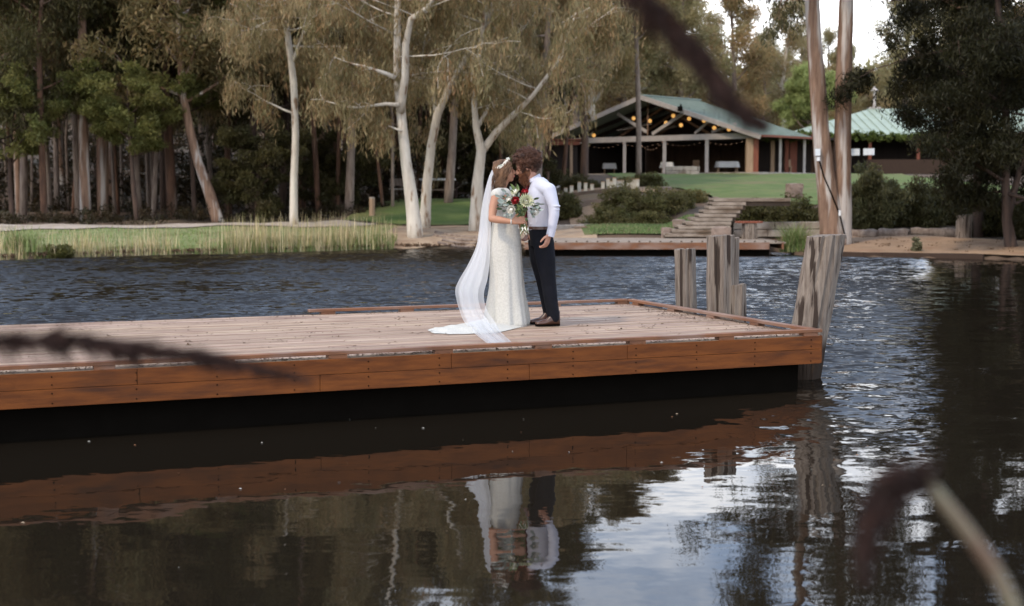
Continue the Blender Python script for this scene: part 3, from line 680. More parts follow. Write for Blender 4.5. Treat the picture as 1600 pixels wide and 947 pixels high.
# ------------------------------------------------------------------ lakeside stairs
def stair(name, lab, steps, cat='stairs'):
    e_ = empty(name, steps[0][0], lab, cat); ft = Buf(); fr = Buf()
    for (a, b_, rise, tread) in steps:
        a = Vector(a); b_ = Vector(b_); 
        ft.beam(a+Vector((0, tread/2-.03, -.052)), b_+Vector((0, tread/2-.03, -.052)), tread+.06, .104)
        fr.beam(a+Vector((0, tread/2+.03, -rise*.5-.1)), b_+Vector((0, tread/2+.03, -rise*.5-.1)), tread, rise+.06)
    ft.build('treads', MAT['step'], e_); fr.build('shadow_gaps', MAT['timber_shade'], e_)  # dark set-back strips paint the shadowed gap under each step face
    return e_
L_ = [(1039, 371, 1140), (1050, 363, 1140), (1060, 356, 1141), (1072, 350, 1142), (1086, 343.5, 1144), (1092, 337, 1150), (1099, 331, 1156), (1108, 325, 1160), (1113, 319.5, 1165), (1115, 314, 1235)]
steps = []
for i, (pl, py, pr) in enumerate(L_):
    z = 0.56+i*.125; Y = 46.9+i*1.12
    # keep the photographed row: distance from height below the eye
    Y = (CAMZ-z)*FPX/(py-HOR); Y = min(max(Y, 45.6), 58.5)
    steps.append((PY(pl, py, Y), PY(pr, py-1.0, Y), .125, 1.1)); steps[-1][0].z = z; steps[-1][1].z = z
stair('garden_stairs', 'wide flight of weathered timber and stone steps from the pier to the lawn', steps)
ST = steps
steps = []
for i in range(8):
    f = i/7; px0 = 1028+f*62; py0 = 303-f*23; Y = 66+f*20; z = PY(px0, py0, Y).z
    steps.append((PY(px0-14+f*2, py0, Y), PY(px0+42-f*20, py0-1, Y), .18, 2.6)); steps[-1][0].z = z; steps[-1][1].z = z
stair('garden_stairs', 'narrow dark steps curving up the left edge of the lawn to the hall', steps)
MAT['rock'] = M_('brown_grey_rock', (0.27, 0.20, 0.16), (0.17, 0.125, 0.10), 2, rough=0.95, bump=0.8, bscale=6, c3=(0.10, 0.07, 0.055), s3=1.2, r3=(.55, .75), bdist=0.06)
def rock(px, py0, py1, w_px, Y, lab, seed, cat='rock', mat='rock', name='boulder', sq=.7):
    """block-like rock, base at py1, top at py0"""
    rr = random.Random(seed); s_ = FPX/Y; base = PY(px, py1, Y); top = PY(px, py0, Y); w_ = w_px/s_
    bm = bmesh.new(); bmesh.ops.create_cube(bm, size=1); bmesh.ops.subdivide_edges(bm, edges=bm.edges, cuts=3, use_grid_fill=True)
    for v in bm.verts:
        n_ = v.co.normalized()*0.62; v.co = v.co.lerp(n_, 1-sq); v.co += Vector((rr.uniform(-.05, .05), rr.uniform(-.05, .05), rr.uniform(-.05, .05)))
        v.co = Vector((v.co.x*w_, v.co.y*w_*.8, (v.co.z+.5)*(top.z-base.z)+(-.05 if v.co.z < 0 else 0)))
    me = bpy.data.meshes.new(name); bm.to_mesh(me); bm.free()
    o = link(name, me, MAT[mat]); o.location = base; o.rotation_euler.z = 0; return tag(o, lab, cat)
rock(1061, 343, 357, 19, 48.5, 'tilted stone block beside the middle left edge of the garden stairs', 1)
rock(1042, 356, 372, 17, 46.2, 'squared stone block at the foot of the garden stairs, left side', 2)
rock(1080, 339, 350, 12, 50.5, 'smallest stone block left of the garden stairs beside the shrubs', 3)
rock(1127, 355, 380, 28, 44.6, 'pale squat boulder behind the widest mooring post at the stair foot', 4, mat='rock')
rock(1241, 287, 308, 24, 57.5, 'square weathered stump standing alone on the edge of the lawn', 5, 'stump', 'rock', 'stump', .9)
rock(1040, 292, 300, 18, 66, 'low brown rock at the foot of the narrow dark steps', 6)
rock(1018, 296, 302, 13, 66.5, 'flat brown rock on the garden bed beside the lawn', 7)
rock(617, 316, 321, 18, 63, 'flat tan rock at the top left of the grass mound', 8, mat='sand')
rock(1118, 308, 314, 10, 57, 'small rock at the top left corner of the garden stairs', 9)
# retaining walls
Y = 46.0
a_ = PY(1143, 372, Y); b_ = PY(1300, 372, 46.6); a_.z = .42; b_.z = .42
stonewall('retaining_wall', 'two course pale stone retaining wall right of the garden stairs', a_, b_, .50, 2, .85, MAT['concrete'], seed=4)
a_ = PY(903, 377, 52.7); b_ = PY(1036, 377, 52.5); a_.z = .46; b_.z = .46
stonewall('retaining_wall', 'low brown sleeper edging under the big clipped shrubs', a_, b_, .26, 1, 2.2, MAT['rock'], 'edging', seed=6)
a_ = PY(866, 377, 50.5); b_ = PY(915, 377, 51.5); a_.z = .5; b_.z = .5
stonewall('retaining_wall', 'short grey stone edging beside the sandy garden path behind the groom', a_, b_, .22, 1, .9, MAT['concrete'], 'edging', seed=7)
a_ = PY(872, 300, 61.6); b_ = PY(985, 300, 61.9); a_.z = Hs(a_.x, 61.6)-.1; b_.z = Hs(b_.x, 61.9)-.1
stonewall('retaining_wall', 'dark timber edging below the row of short pale garden posts', a_, b_, .42, 1, 2.4, MAT['timber_shade'], 'edging', seed=8)
# logs along the right bank
for (x0, x1, y_, lab) in ((1322, 1372, 369, 'leftmost log edging the sandy bank beside the twin trunked tree'), (1374, 1422, 369, 'middle log of the three edging the sandy bank'), (1424, 1497, 371, 'longest log edging the sandy bank, running up to the grey stump')):
    Y = 46.2; p0 = PY(x0, 365, Y); p1_ = PY(x1-1.5, 366, Y-.6); p0.z = p1_.z = Hs(p0.x, Y)+.12
    bf = Buf(); r_ = 9; pts = [p0.lerp(p1_, k/8)+Vector((0, 0, .015*math.sin(k*2.1))) for k in range(9)]
    bf.tube(pts, [.155+.015*math.sin(k*1.3) for k in range(9)], 12, rough=.12, seed=x0); o = bf.build('log', MAT['greybark'], None); tag(o, lab, 'log')
e_ = empty('stump', g(1507, 44.5), 'upright grey sawn stump on the sandy bank beneath the dark tree', 'stump')
split_post(e_, 'stump_shaft', g(1506, 44.5, -.2), Vector((g(1508, 44.5).x, 44.5, PY(1508, 336, 44.5).z)), .24, .23, .02, 44, cracks=6)
e_ = empty('stump', g(1171, 45), 'pale split stump carrying a dark plank in front of the retaining wall', 'stump')
split_post(e_, 'stump_shaft', Vector((PY(1172, 380, 44.9).x, 44.9, .3)), Vector((PY(1171, 350, 44.9).x, 44.9, PY(1171, 349, 44.9).z)), .25, .23, .01, 45, cracks=6)
bf = Buf(); zz = PY(1171, 347, 44.9).z; bf.box((PY(1170, 347, 44.9).x, 44.9, zz), (.82, .5, .06)); tag(bf.build('plank', MAT['redwood'], None, bevel=.008), 'dark red plank lying on the pale split stump by the stairs', 'plank')
# timber edge of the sand bank
bf = Buf(); xs_ = np.arange(8.75, 13.2, .5)
for x0 in xs_: bf.beam((x0, fs(x0)+.1, .0), (x0+.5, fs(x0+.5)+.1, .0), .14, .26)
tag(bf.build('bank_edging', MAT['darkwood'], None), 'dark wet timber edging holding the sandy bank at the waterline', 'edging')
# ------------------------------------------------------------------ far pier
pier = empty('lakeside_pier', (5, 44, .4), 'long low timber pier along the far shore at the foot of the stairs', 'pier')
p = [PY(862, 379, 42.0), PY(1228, 379, 42.0)]
zt_ = .40; x0, x1 = p[0].x-.8, p[1].x
bf = Buf()
for k in range(30): y0 = 42.0+k*.14; bf.box(((x0+x1)/2, y0+.065, zt_-.02), (x1-x0, .13, .04))
bf.build('pier_boards', MAT['step'], pier)
bf = Buf(); bf.box(((x0+x1)/2-.25, 41.96, zt_-.11), (x1-x0-.5, .05, .2)); bf.build('pier_fascia', MAT['rail'], pier)
bf = Buf()
for k in range(24): bf.box((x0+.3+k*.31, 42.09, zt_+.02), (.05, .05, .035))
bf.build('rail_bolts', MAT['timber_shade'], pier)
bf = Buf(); bf.beam((x1-.1, 41.9, zt_-.1), (x1-.1, 46, zt_-.1), .05, .2); bf.build('pier_fascia', MAT['rail'], pier)
bf = Buf(); bf.box(((x0+x1)/2-.2, 43.4, 0.0), (x1-x0-.5, 2.4, .5)); bf.build('pier_underframe', MAT['black'], pier)
for x_ in np.linspace(x0+.4, x1-.5, 6): bf = Buf(); bf.tube([(x_, 42.3, -.6), (x_, 42.3, .36)], .09, 9); bf.build('pile', MAT['darkbark'], pier)
def ground_hit(px, py, up=0):
    d = ray(px, py); d = d/d.y; Y = 30.0
    while Y < 120:
        p = Vector((0, 0, CAMZ))+d*Y
        if p.z < Hs(p.x, Y)+up: return p
        Y += .05
    return p
# timber steps on the dirt bank
for i, (xa, ya, xb, yb) in enumerate(((681, 363, 748, 371), (679, 368, 748, 376), (691, 375, 744, 381), (684, 379, 740, 386))):
    pts = []
    for k in range(7):
        f = k/6; px = xa+(xb-xa)*f; py = ya+(yb-ya)*f+2*math.sin(f*3.1); z_ = .45-.09*i+.02; pts.append(ground_hit(px, py, .06))
    bf = Buf(); bf.tube(pts, .065, 6); nm = ('highest', 'second highest', 'third highest', 'lowest')[i]
    tag(bf.build('log_step', MAT['greybark'], None), f'{nm} curved log step in the dirt bank left of the bride', 'log')
# short pale garden posts
pp = None
for i, px in enumerate([884, 893, 905, 915, 925, 942, 950, 955, 960, 966, 972, 981, 987, 991, 996, 874]):
    rr = random.Random(i); Y = 63.0+rr.uniform(-.3, .6)-(.5 if 940 < px < 975 else 0); X = PY(px, 300, Y).x; h_ = rr.uniform(.30, .46)+(.12 if 945 < px < 1000 else 0)
    if pp is None:
        e_ = empty('garden_post', (X, Y, Hs(X, Y)), 'short pale painted post in the row edging the sandy garden bed', 'post', 'short pale posts edging the garden bed')
        bf = Buf(); bf.box((X, Y, Hs(X, Y)+.2), (.155, .13, .5)); bf.build('shaft', M_('bleached_post', (0.47, 0.45, 0.38), (0.36, 0.33, 0.27), 5, rough=.9), e_, bevel=.012)
        bf = Buf(); bf.box((X, Y, Hs(X, Y)+.46), (.17, .145, .03)); bf.build('cap', MAT['tanwood'], e_, bevel=.005); pp = e_
    else: e_ = copy_tree(pp); e_.location = (X, Y, Hs(X, Y)); e_.scale = (1, 1, h_/.42)
    e_['label'] = 'short pale painted post, %s from the left in the row edging the sandy garden bed' % ('second third fourth fifth sixth seventh eighth ninth tenth eleventh twelfth thirteenth fourteenth fifteenth sixteenth first'.split()[i])
# tall pale post, bench, picnic table at the edge of the wood
e_ = empty('marker_post', g(581, 57), 'upright pale timber post at the dark edge of the wood left of the mound', 'post')
bf = Buf(); c = g(581, 57); bf.tube([c-Vector((0, 0, .2)), c+Vector((0, 0, .72))], [.12, .11], 10, rough=.08); bf.build('shaft', MAT['tanwood'], e_)
bf = Buf(); bf.tube([c+Vector((0, 0, .72)), c+Vector((0, 0, .77))], [.125, .10], 10); bf.build('cap', MAT['concrete'], e_)
def park_bench(px, Y, lab, L2=1.3, z_off=0):
    c = g(px, Y, z_off); e_ = empty('park_bench', c, lab, 'bench')
    b1 = Buf(); b1.box(c+Vector((0, 0, .46)), (L2, .42, .06)); b1.build('seat', MAT['concrete'], e_)
    b1 = Buf(); b1.box(c+Vector((0, .22, .78)), (L2, .05, .34)); b1.build('backrest', MAT['greybark'], e_)
    for s_ in (-1, 1): b1 = Buf(); b1.box(c+Vector((s_*(L2/2-.12), 0, .2)), (.1, .36, .5)); b1.build('leg', MAT['greybark'], e_)
park_bench(630, 66, 'grey timber bench half hidden behind the tallest white gum')
c = g(684, 67); e_ = empty('picnic_table', c, 'pale topped picnic table between the second and third white gums', 'table')
b1 = Buf(); b1.box(c+Vector((0, 0, .74+.2)), (1.7, .8, .09)); b1.build('tabletop', MAT['white'], e_)
for s_ in (-1, 1): b1 = Buf(); b1.box(c+Vector((s_*.4, 0, .4)), (.18, .5, 1.0)); b1.build('leg', MAT['greybark'], e_)
b1 = Buf(); b1.box(c+Vector((0, -.75, .45)), (1.7, .3, .06)); b1.box(c+Vector((.5, -.75, .2)), (.1, .25, .5)); b1.box(c+Vector((-.5, -.75, .2)), (.1, .25, .5)); b1.build('seat', MAT['greybark'], e_)
# stair handrail left of the hall
e_ = empty('handrail', g(884, 72), 'pale sloping handrail behind the groom, below the left end of the hall', 'handrail')
for dz in (0, .28):
    b1 = Buf(); p0 = PY(868, 293, 72); p1_ = PY(900, 278, 76); b1.beam(p0+Vector((0, 0, dz-.3)), p1_+Vector((0, 0, dz-.3)), .06, .07); b1.build('rail', MAT['greypaint'], e_)
for f in (0.02, .5, .98): b1 = Buf(); q_ = p0.lerp(p1_, f); b1.box(q_-Vector((0, 0, .55)), (.08, .08, 1.1)); b1.build('baluster', MAT['greybark'], e_)
# left shed/deck under trees beyond the rail
e_ = empty('garden_shelter', g(868, 84), 'brown timber shelter half lost in the trees left of the hall', 'shelter')
c = g(850, 84)
for sx in (-1.6, 0, 1.6): b1 = Buf(); b1.box(c+Vector((sx, 0, 1.3)), (.16, .16, 2.8)); b1.build('post', MAT['tanwood'], e_)
b1 = Buf(); b1.box(c+Vector((0, 0, 2.75)), (4.2, .2, .22)); b1.box(c+Vector((0, 1.6, 2.95)), (4.6, 3.6, .08)); b1.build('roof', MAT['redwood'], e_)
b1 = Buf(); b1.box(c+Vector((0, 3.2, 1.3)), (4.2, .1, 2.7)); b1.build('back_panel', MAT['darkint'], e_)
# ------------------------------------------------------------------ trees
def unit(v): return v/np.maximum(np.linalg.norm(v, axis=-1, keepdims=True), 1e-9)
def leaf_cards(C, n_per, rc, ll, lw, droop, pal, rg, flat_=0.75, hollow=0.5):
    """C (K,3) clump centres -> rhombic leaves; pal = list of colours"""
    K = len(C); N = K*n_per
    d = unit(rg.normal(size=(K, n_per, 3))); r_ = (hollow+(1-hollow)*rg.random((K, n_per, 1)))*rc*(0.7+0.6*rg.random((K, 1, 1)))
    d = d*r_; d[..., 2] *= flat_
    d[..., 2] -= droop*rc*rg.random((K, n_per))*0.9
    P = (C[:, None, :]+d).reshape(N, 3)
    dirv = unit(rg.normal(size=(N, 3))+np.array([0, 0, -2.2*droop]))
    side = unit(np.cross(dirv, rg.normal(size=(N, 3))))
    L_ = ll*(0.6+0.8*rg.random((N, 1))); W_ = lw*(0.6+0.8*rg.random((N, 1)))
    V = np.stack([P-dirv*L_/2, P-side*W_/2+dirv*L_*.08, P+dirv*L_/2, P+side*W_/2+dirv*L_*.08], 1)
    pal = np.array(pal); wts = rg.dirichlet(np.ones(len(pal))*0.7, size=K)
    base = wts @ pal                                           # per clump
    col = np.repeat(base[:, None, :], n_per, 1)*(0.7+0.6*rg.random((K, n_per, 1)))
    one = pal[rg.integers(0, len(pal), (K, n_per))]
    col = col*.75+one*.25
    return V, col.reshape(N, 3)
def curve_limb(p0, d0, length, rg, n=6, up=0.25, wob=0.18):
    pts = [np.array(p0, float)]; d = unit(np.array(d0, float))
    for k in range(n):
        d = unit(d+np.array([0, 0, up/n])+rg.normal(size=3)*wob/math.sqrt(n)*1.6); pts.append(pts[-1]+d*length/n)
    return np.array(pts)
def interp_path(pts, t):
    pts = np.asarray(pts); s_ = t*(len(pts)-1); i = int(min(s_, len(pts)-2)); f = s_-i; return pts[i]*(1-f)+pts[i+1]*f, unit(pts[i+1]-pts[i])
def make_tree(name, base, trunks, rads, bark, pal, rg, limbs=14, t0=.4, spread=4.0, sub=4, rc=.8, npc=90, ll=.22, lw=.05, droop=.5,
              label=None, cat='tree', group=None, extra_limbs=(), up=.3, clumps_per=2, hollow=.35, limb_up=(.2, .9), profile=None, limbr=.5, maxleaf=None, twigs=True, flat_=.75, leafm='leaf', azr=None):
    """trunks: list of polylines in world coords"""
    root = empty(name, base, label, cat, group); wood = Buf(); C = []
    paths = []
    for tr, rd in zip(trunks, rads):
        tr = [Vector(q) for q in tr]
        # refine
        pts = []; rr_ = []
        for i in range(len(tr)-1):
            for k in range(3): f = k/3; pts.append(tr[i].lerp(tr[i+1], f)); rr_.append(rd[i]*(1-f)+rd[i+1]*f)
        pts.append(tr[-1]); rr_.append(rd[-1]); wood.tube(pts, rr_, 10, rough=.10, seed=len(pts)); paths.append((np.array([tuple(q) for q in pts]), rr_))
    allimbs = []
    for li in range(limbs):
        path, rr_ = paths[li % len(paths)]
        t_ = t0+(1-t0)*((li+.5)/limbs)*0.98
        p, td = interp_path(path, t_); rad = rr_[int(t_*(len(rr_)-1))]
        az = li*2.399+rg.random()*.8 if azr is None else rg.uniform(*azr); el = rg.uniform(*limb_up)
        d = np.array([math.cos(az)*math.cos(el), math.sin(az)*math.cos(el), math.sin(el)])
        f = (t_-t0)/(1-t0); prof = (profile(f) if profile else (1-.55*f))
        allimbs.append((p, d, spread*prof*rg.uniform(.7, 1.15), rad*limbr, up))
    for (p, d, L_, r_) in extra_limbs: allimbs.append((np.array(p), np.array(d), L_, r_, .1))
    for (p, d, L_, r0, u_) in allimbs:
        lp = curve_limb(p, d, L_, rg, 6, u_); rl = [max(.012, r0*(1-k/6.5)) for k in range(7)]
        wood.tube([Vector(q) for q in lp], rl, 6)
        for s_ in range(sub):
            tt = .3+.7*(s_+rg.random())/sub; q, dd = interp_path(lp, min(tt, .99))
            sdv = unit(dd*.7+unit(rg.normal(size=3))*.9+np.array([0, 0, .15])); sl_ = L_*rg.uniform(.22, .42)
            spth = curve_limb(q, sdv, sl_, rg, 4, .1-.5*droop, .3)
            if twigs: wood.tube([Vector(z_) for z_ in spth], [max(.009, r0*.28*(1-k/4.6)) for k in range(5)], 4, cap=False)
            for c_ in range(clumps_per):
                qq, _ = interp_path(spth, min(.99, .45+.55*(c_+rg.random())/clumps_per)); C.append(qq)
        C.append(lp[-1])
    link('trunk', wood.mesh('trunk'), MAT[bark], root, True)
    if C and npc:
        V, col = leaf_cards(np.array(C), npc, rc, ll, lw, droop, pal, rg, flat_, hollow)
        link('crown', quads_mesh('crown', V, col), MAT[leafm], root)
    return root
PAL_OLIVE = [(0.143, 0.1485, 0.0715), (0.187, 0.154, 0.0825), (0.231, 0.143, 0.077), (0.077, 0.088, 0.0418), (0.231, 0.22, 0.132)]
PAL_WEEP = [(0.2409, 0.2338, 0.1417), (0.3542, 0.2125, 0.1275), (0.1701, 0.1841, 0.0992), (0.4109, 0.3684, 0.255), (0.0921, 0.0992, 0.0539)]
PAL_DARK = [(.042, .048, .02), (.062, .066, .024), (.05, .042, .024), (.085, .08, .034)]
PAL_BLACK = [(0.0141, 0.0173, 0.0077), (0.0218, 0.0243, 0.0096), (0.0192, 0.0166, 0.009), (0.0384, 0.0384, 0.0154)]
PAL_WATTLE = [(.12, .145, .048), (.19, .20, .07), (.06, .08, .03), (.15, .145, .058), (.09, .12, .04)]
PAL_FAR = [(.25, .27, .16), (.34, .335, .22), (.30, .21, .13), (.15, .175, .09), (.30, .31, .19)]
PAL_WILLOW = [(0.253, 0.3335, 0.138), (0.3335, 0.414, 0.1955), (0.1955, 0.2645, 0.1035)]
PAL_BUSH = [(.06, .07, .03), (.095, .10, .045), (.14, .13, .07), (.045, .055, .028)]
def px_path(pp_, Y0, Y1=None):
    Y1 = Y0 if Y1 is None else Y1; n = len(pp_); return [tuple(PY(a, b_, Y0+(Y1-Y0)*i/(n-1))) for i, (a, b_) in enumerate(pp_)]
def snap(path, dz=-.2):
    p = list(path[0]); p[2] = Hs(p[0], p[1])+dz; return [tuple(p)]+list(path[1:])
rg = np.random.default_rng(3)
# --- white gum B (tallest, centre)
Y = 48.6
tr = snap(px_path([(650, 362), (643, 310), (634, 250), (628, 190), (622, 130), (621, 60), (622, -10), (612, -110), (600, -210)], Y, Y+1))
tr2 = px_path([(626, 175), (633, 120), (634, 70), (642, 30), (668, 12), (700, -40), (720, -130)], Y+.2, Y-1.5)
s_ = FPX/Y
make_tree('gum_tree', tr[0], [tr, tr2], [[.29, .22, .19, .17, .155, .13, .11, .09, .05], [.14, .13, .12, .10, .08, .07, .03]], 'whitebark', PAL_WEEP, np.random.default_rng(21),
          limbs=17, t0=.50, limbr=.26, spread=4.8, sub=7, rc=.42, flat_=1.7, npc=44, ll=.26, lw=.036, droop=1.3, up=.1, limb_up=(-.1, .7), clumps_per=4,
          extra_limbs=[(PY(618, 122, Y), (-.8, -.1, .5), 2.2, .09), (PY(624, 164, Y), (-.9, .1, .15), 2.8, .08), (PY(628, 205, Y), (-.6, .2, .3), 1.0, .05)],
          label='tallest smooth white gum left of the bride, straight trunk rooted in the bare dirt bank')
# --- gum C (forked, leaning right)
Y = 52
tr = snap(px_path([(663, 345), (667, 290), (674, 225), (684, 178), (702, 138), (724, 97), (742, 62), (762, 32), (774, -5), (792, -80), (800, -160)], Y, Y-2))
tr2 = px_path([(682, 180), (678, 150), (668, 128), (657, 108)], Y, Y-.5)
make_tree('gum_tree', tr[0], [tr, tr2], [[.22, .175, .155, .15, .12, .11, .10, .085, .07, .06, .03], [.11, .08, .06, .03]], 'whitebark', PAL_WEEP, np.random.default_rng(22),
          limbs=15, t0=.55, limbr=.3, spread=4.4, sub=7, rc=.42, flat_=1.7, npc=42, ll=.26, lw=.036, droop=1.3, up=.1, limb_up=(-.1, .7), clumps_per=4,
          label='pale gum leaning right behind the tallest gum, its stem forking halfway up')
# --- gum D
Y = 51.2
tr = snap(px_path([(742, 346), (746, 290), (752, 235), (744, 200), (741, 160), (748, 90), (760, 0), (765, -120)], Y, Y-1))
tr2 = px_path([(752, 238), (776, 206), (800, 182), (832, 150), (870, 100), (900, 20)], Y, Y-2)
tr3 = px_path([(746, 200), (764, 166), (786, 146)], Y, Y+1)
make_tree('gum_tree', tr[0], [tr, tr2, tr3], [[.25, .20, .17, .12, .10, .085, .07, .04], [.15, .13, .11, .08, .06, .03], [.08, .06, .03]], 'whitebark', PAL_WEEP, np.random.default_rng(23),
          limbs=17, t0=.52, limbr=.3, spread=4.2, sub=7, rc=.42, flat_=1.7, npc=42, ll=.26, lw=.036, droop=1.3, up=.1, limb_up=(-.1, .7), clumps_per=4,
          label='pale gum directly behind the veil, forking low into two spreading stems')
# --- slender gum A
Y = 53
tr = snap(px_path([(459, 350), (459, 290), (462, 210), (459, 130), (450, 58), (440, -10), (432, -120)], Y, Y))
tr2 = px_path([(457, 100), (470, 60), (490, 30), (520, -30)], Y, Y-1)
make_tree('gum_tree', tr[0], [tr, tr2], [[.17, .14, .13, .13, .12, .08, .04], [.06, .05, .04, .03]], 'whitebark', PAL_WEEP, np.random.default_rng(24),
          limbs=13, t0=.62, limbr=.4, spread=3.8, sub=7, rc=.40, flat_=1.7, npc=42, ll=.26, lw=.036, droop=1.3, up=.0, limb_up=(-.4, .6), clumps_per=4,
          extra_limbs=[(PY(461, 178, Y), (-1, .1, .05), 2.6, .05)],
          label='slender pale gum with a rusty brown foot at the roadside left of the tallest gum')
# --- weeping crowns hanging in front of the wood (between A and B, right of D)
for (pxs, Y, lab, sd_) in (([(545, 345), (548, 250), (552, 150), (560, 40), (570, -80)], 59, 'weeping olive gum between the slender gum and the tallest gum', 31),
                    ([(700, 340), (706, 240), (712, 130), (715, 20), (718, -160)], 60, 'weeping gum in the wood behind the forked pale gum', 32),
                    ([(838, 300), (842, 220), (850, 130), (858, 20), (860, -120)], 62, 'weeping rusty olive gum rising behind the groom', 33),
                    ([(912, 285), (914, 220), (912, 150), (905, 60), (900, -60)], 68, 'dark trunked weeping gum at the left end of the hall', 34),
                    ([(395, 348), (392, 250), (398, 150), (405, 30), (400, -150)], 60, 'weeping olive gum at the left of the slender gum', 35)):
    tr = snap(px_path(pxs, Y, Y))
    make_tree('gum_tree', tr[0], [tr], [[.20, .17, .15, .12, .06]], 'darkbark' if sd_ in (34, 35) else 'greybark', PAL_WEEP if sd_ != 34 else PAL_OLIVE, np.random.default_rng(sd_), limbs=13, t0=(.60 if sd_ == 34 else .5 if sd_ == 33 else .42), spread=(2.8 if sd_ in (33, 34) else 4.0), sub=7, rc=.45, flat_=1.7, npc=44,
              ll=.28, lw=.04, droop=1.3, up=.05, limb_up=(-.2, .6), clumps_per=4, label=lab)
# pole trunk before the hall
Y = 80
tr = snap(px_path([(998, 285), (998, 200), (996, 120), (994, 60), (992, -20), (990, -120)], Y, Y))
make_tree('gum_tree', tr[0], [tr], [[.17, .15, .135, .12, .10, .05]], 'greybark', PAL_OLIVE, np.random.default_rng(41), limbs=18, t0=.58, spread=3.2, sub=6, rc=.8, npc=80, ll=.30, lw=.06, droop=.7,
          up=.2, limb_up=(-.1, .8), clumps_per=3, label='straight pole like gum standing in front of the hall gable')
# leaning trunk
Y = 56
tr = snap(px_path([(344, 352), (328, 305), (310, 255), (297, 205), (286, 150), (280, 60), (276, -60)], Y, Y))
make_tree('gum_tree', tr[0], [tr], [[.27, .22, .19, .17, .15, .12, .06]], 'twinbark', PAL_OLIVE, np.random.default_rng(42), limbs=12, t0=.62, spread=3.6, sub=4, rc=.9, npc=90, ll=.3, lw=.07, droop=.5,
          label='brown and grey trunk leaning left at the roadside')
# wattles: mid-green clumped crowns
for (pxs, Y, sp_, lab, sd_) in (([(215, 350), (208, 290), (205, 230), (200, 180), (200, 130)], 55.5, 2.0, 'bright green bushy wattle with layered foliage at the left', 51),
                           ([(305, 350), (300, 250), (290, 150), (285, 60), (285, -40)], 58.5, 2.7, 'tall fresh green wattle behind the leaning trunk', 52),
                           ([(20, 350), (15, 280), (18, 210), (22, 150)], 55.5, 2.4, 'olive green wattle at the far left edge of the wood', 53),
                           ([(400, 345), (402, 300), (404, 260), (405, 230)], 57, 1.6, 'dark green young wattle left of the slender gum', 54),
                           ([(535, 340), (535, 300), (537, 265), (540, 240)], 61, 2.0, 'low dark green wattle at the back of the mound', 55),
                           ([(712, 330), (712, 280), (714, 240), (715, 215)], 68, 2.2, 'dark rounded evergreen behind the forked pale gum', 56),
                           ([(800, 320), (802, 270), (805, 230), (806, 205)], 69, 2.4, 'dark rounded evergreen behind the couple', 57)):
    tr = snap(px_path(pxs, Y, Y)); pal = PAL_WATTLE if sd_ < 54 else PAL_DARK
    make_tree('wattle_tree', tr[0], [tr], [np.linspace(.11, .04, len(tr))], 'darkbark', pal, np.random.default_rng(sd_), limbs=18, t0=(.42 if sd_ < 54 else .1), spread=sp_, sub=6, rc=.34, npc=85, ll=.17, lw=.045, droop=.3,
              up=.35, limb_up=(.0, .8), clumps_per=3, hollow=.5, flat_=.6, label=lab, profile=lambda f: .75+.5*math.sin(f*3.0)*(1-f*.3))
# --- twin trunk tree right
Y = 43.6
tL = snap(px_path([(1303, 384), (1297, 330), (1289, 270), (1282, 200), (1277, 130), (1272, 60), (1268, -30), (1262, -160), (1258, -300)], Y, Y))
tR = snap(px_path([(1311, 384), (1315, 330), (1316, 270), (1317, 200), (1318, 120), (1321, 50), (1324, -30), (1330, -160), (1335, -320)], Y+.1, Y+.3))
tw = make_tree('gum_tree', tL[0], [tL, tR], [[.44, .35, .30, .265, .25, .235, .215, .15, .05], [.40, .32, .28, .26, .25, .24, .21, .15, .05]], 'twinbark', PAL_DARK+[(.10, .11, .07)], np.random.default_rng(61),
          limbs=22, t0=.70, spread=3.8, sub=5, rc=.55, npc=90, ll=.2, lw=.04, droop=.8, up=.1, limb_up=(-.2, .8), clumps_per=2,
          extra_limbs=[(PY(1268, -40, Y), (-.95, .1, .05), 2.3, .05), (PY(1266, -70, Y), (-.9, -.3, .0), 2.6, .05), (PY(1266, -60, Y), (-.9, .3, -.1), 1.6, .04)],
          label='twin trunked brown barked gum on the sandy bank, right of the lawn')
e_ = empty('tree_lamp', PY(1277, 238, Y-.35), 'small grey floodlight strapped to the left stem of the twin trunked gum, with its cable', 'light')
c = PY(1277, 238, Y-.36); bf = Buf(); bf.box(c, (.19, .12, .26)); bf.build('housing', MAT['greypaint'], e_, bevel=.01)
bf = Buf(); bf.box(c-Vector((0, .065, 0)), (.15, .01, .2)); bf.build('lens', MAT['daylight'], e_)
bf = Buf(); bf.box(c-Vector((-.03, 0, .2)), (.09, .08, .12)); bf.build('bracket', MAT['white'], e_)
bf = Buf(); pts = px_path([(1279, 247), (1287, 275), (1300, 305), (1312, 335), (1321, 372)], Y-.33, Y-.36); bf.tube(pts, .022, 6); bf.build('cable', MAT['black'], e_)
bf = Buf(); q_ = PY(1312, 333, Y-.38); bf.box(q_, (.06, .04, .16)); bf.build('cable_joint', MAT['white'], e_)
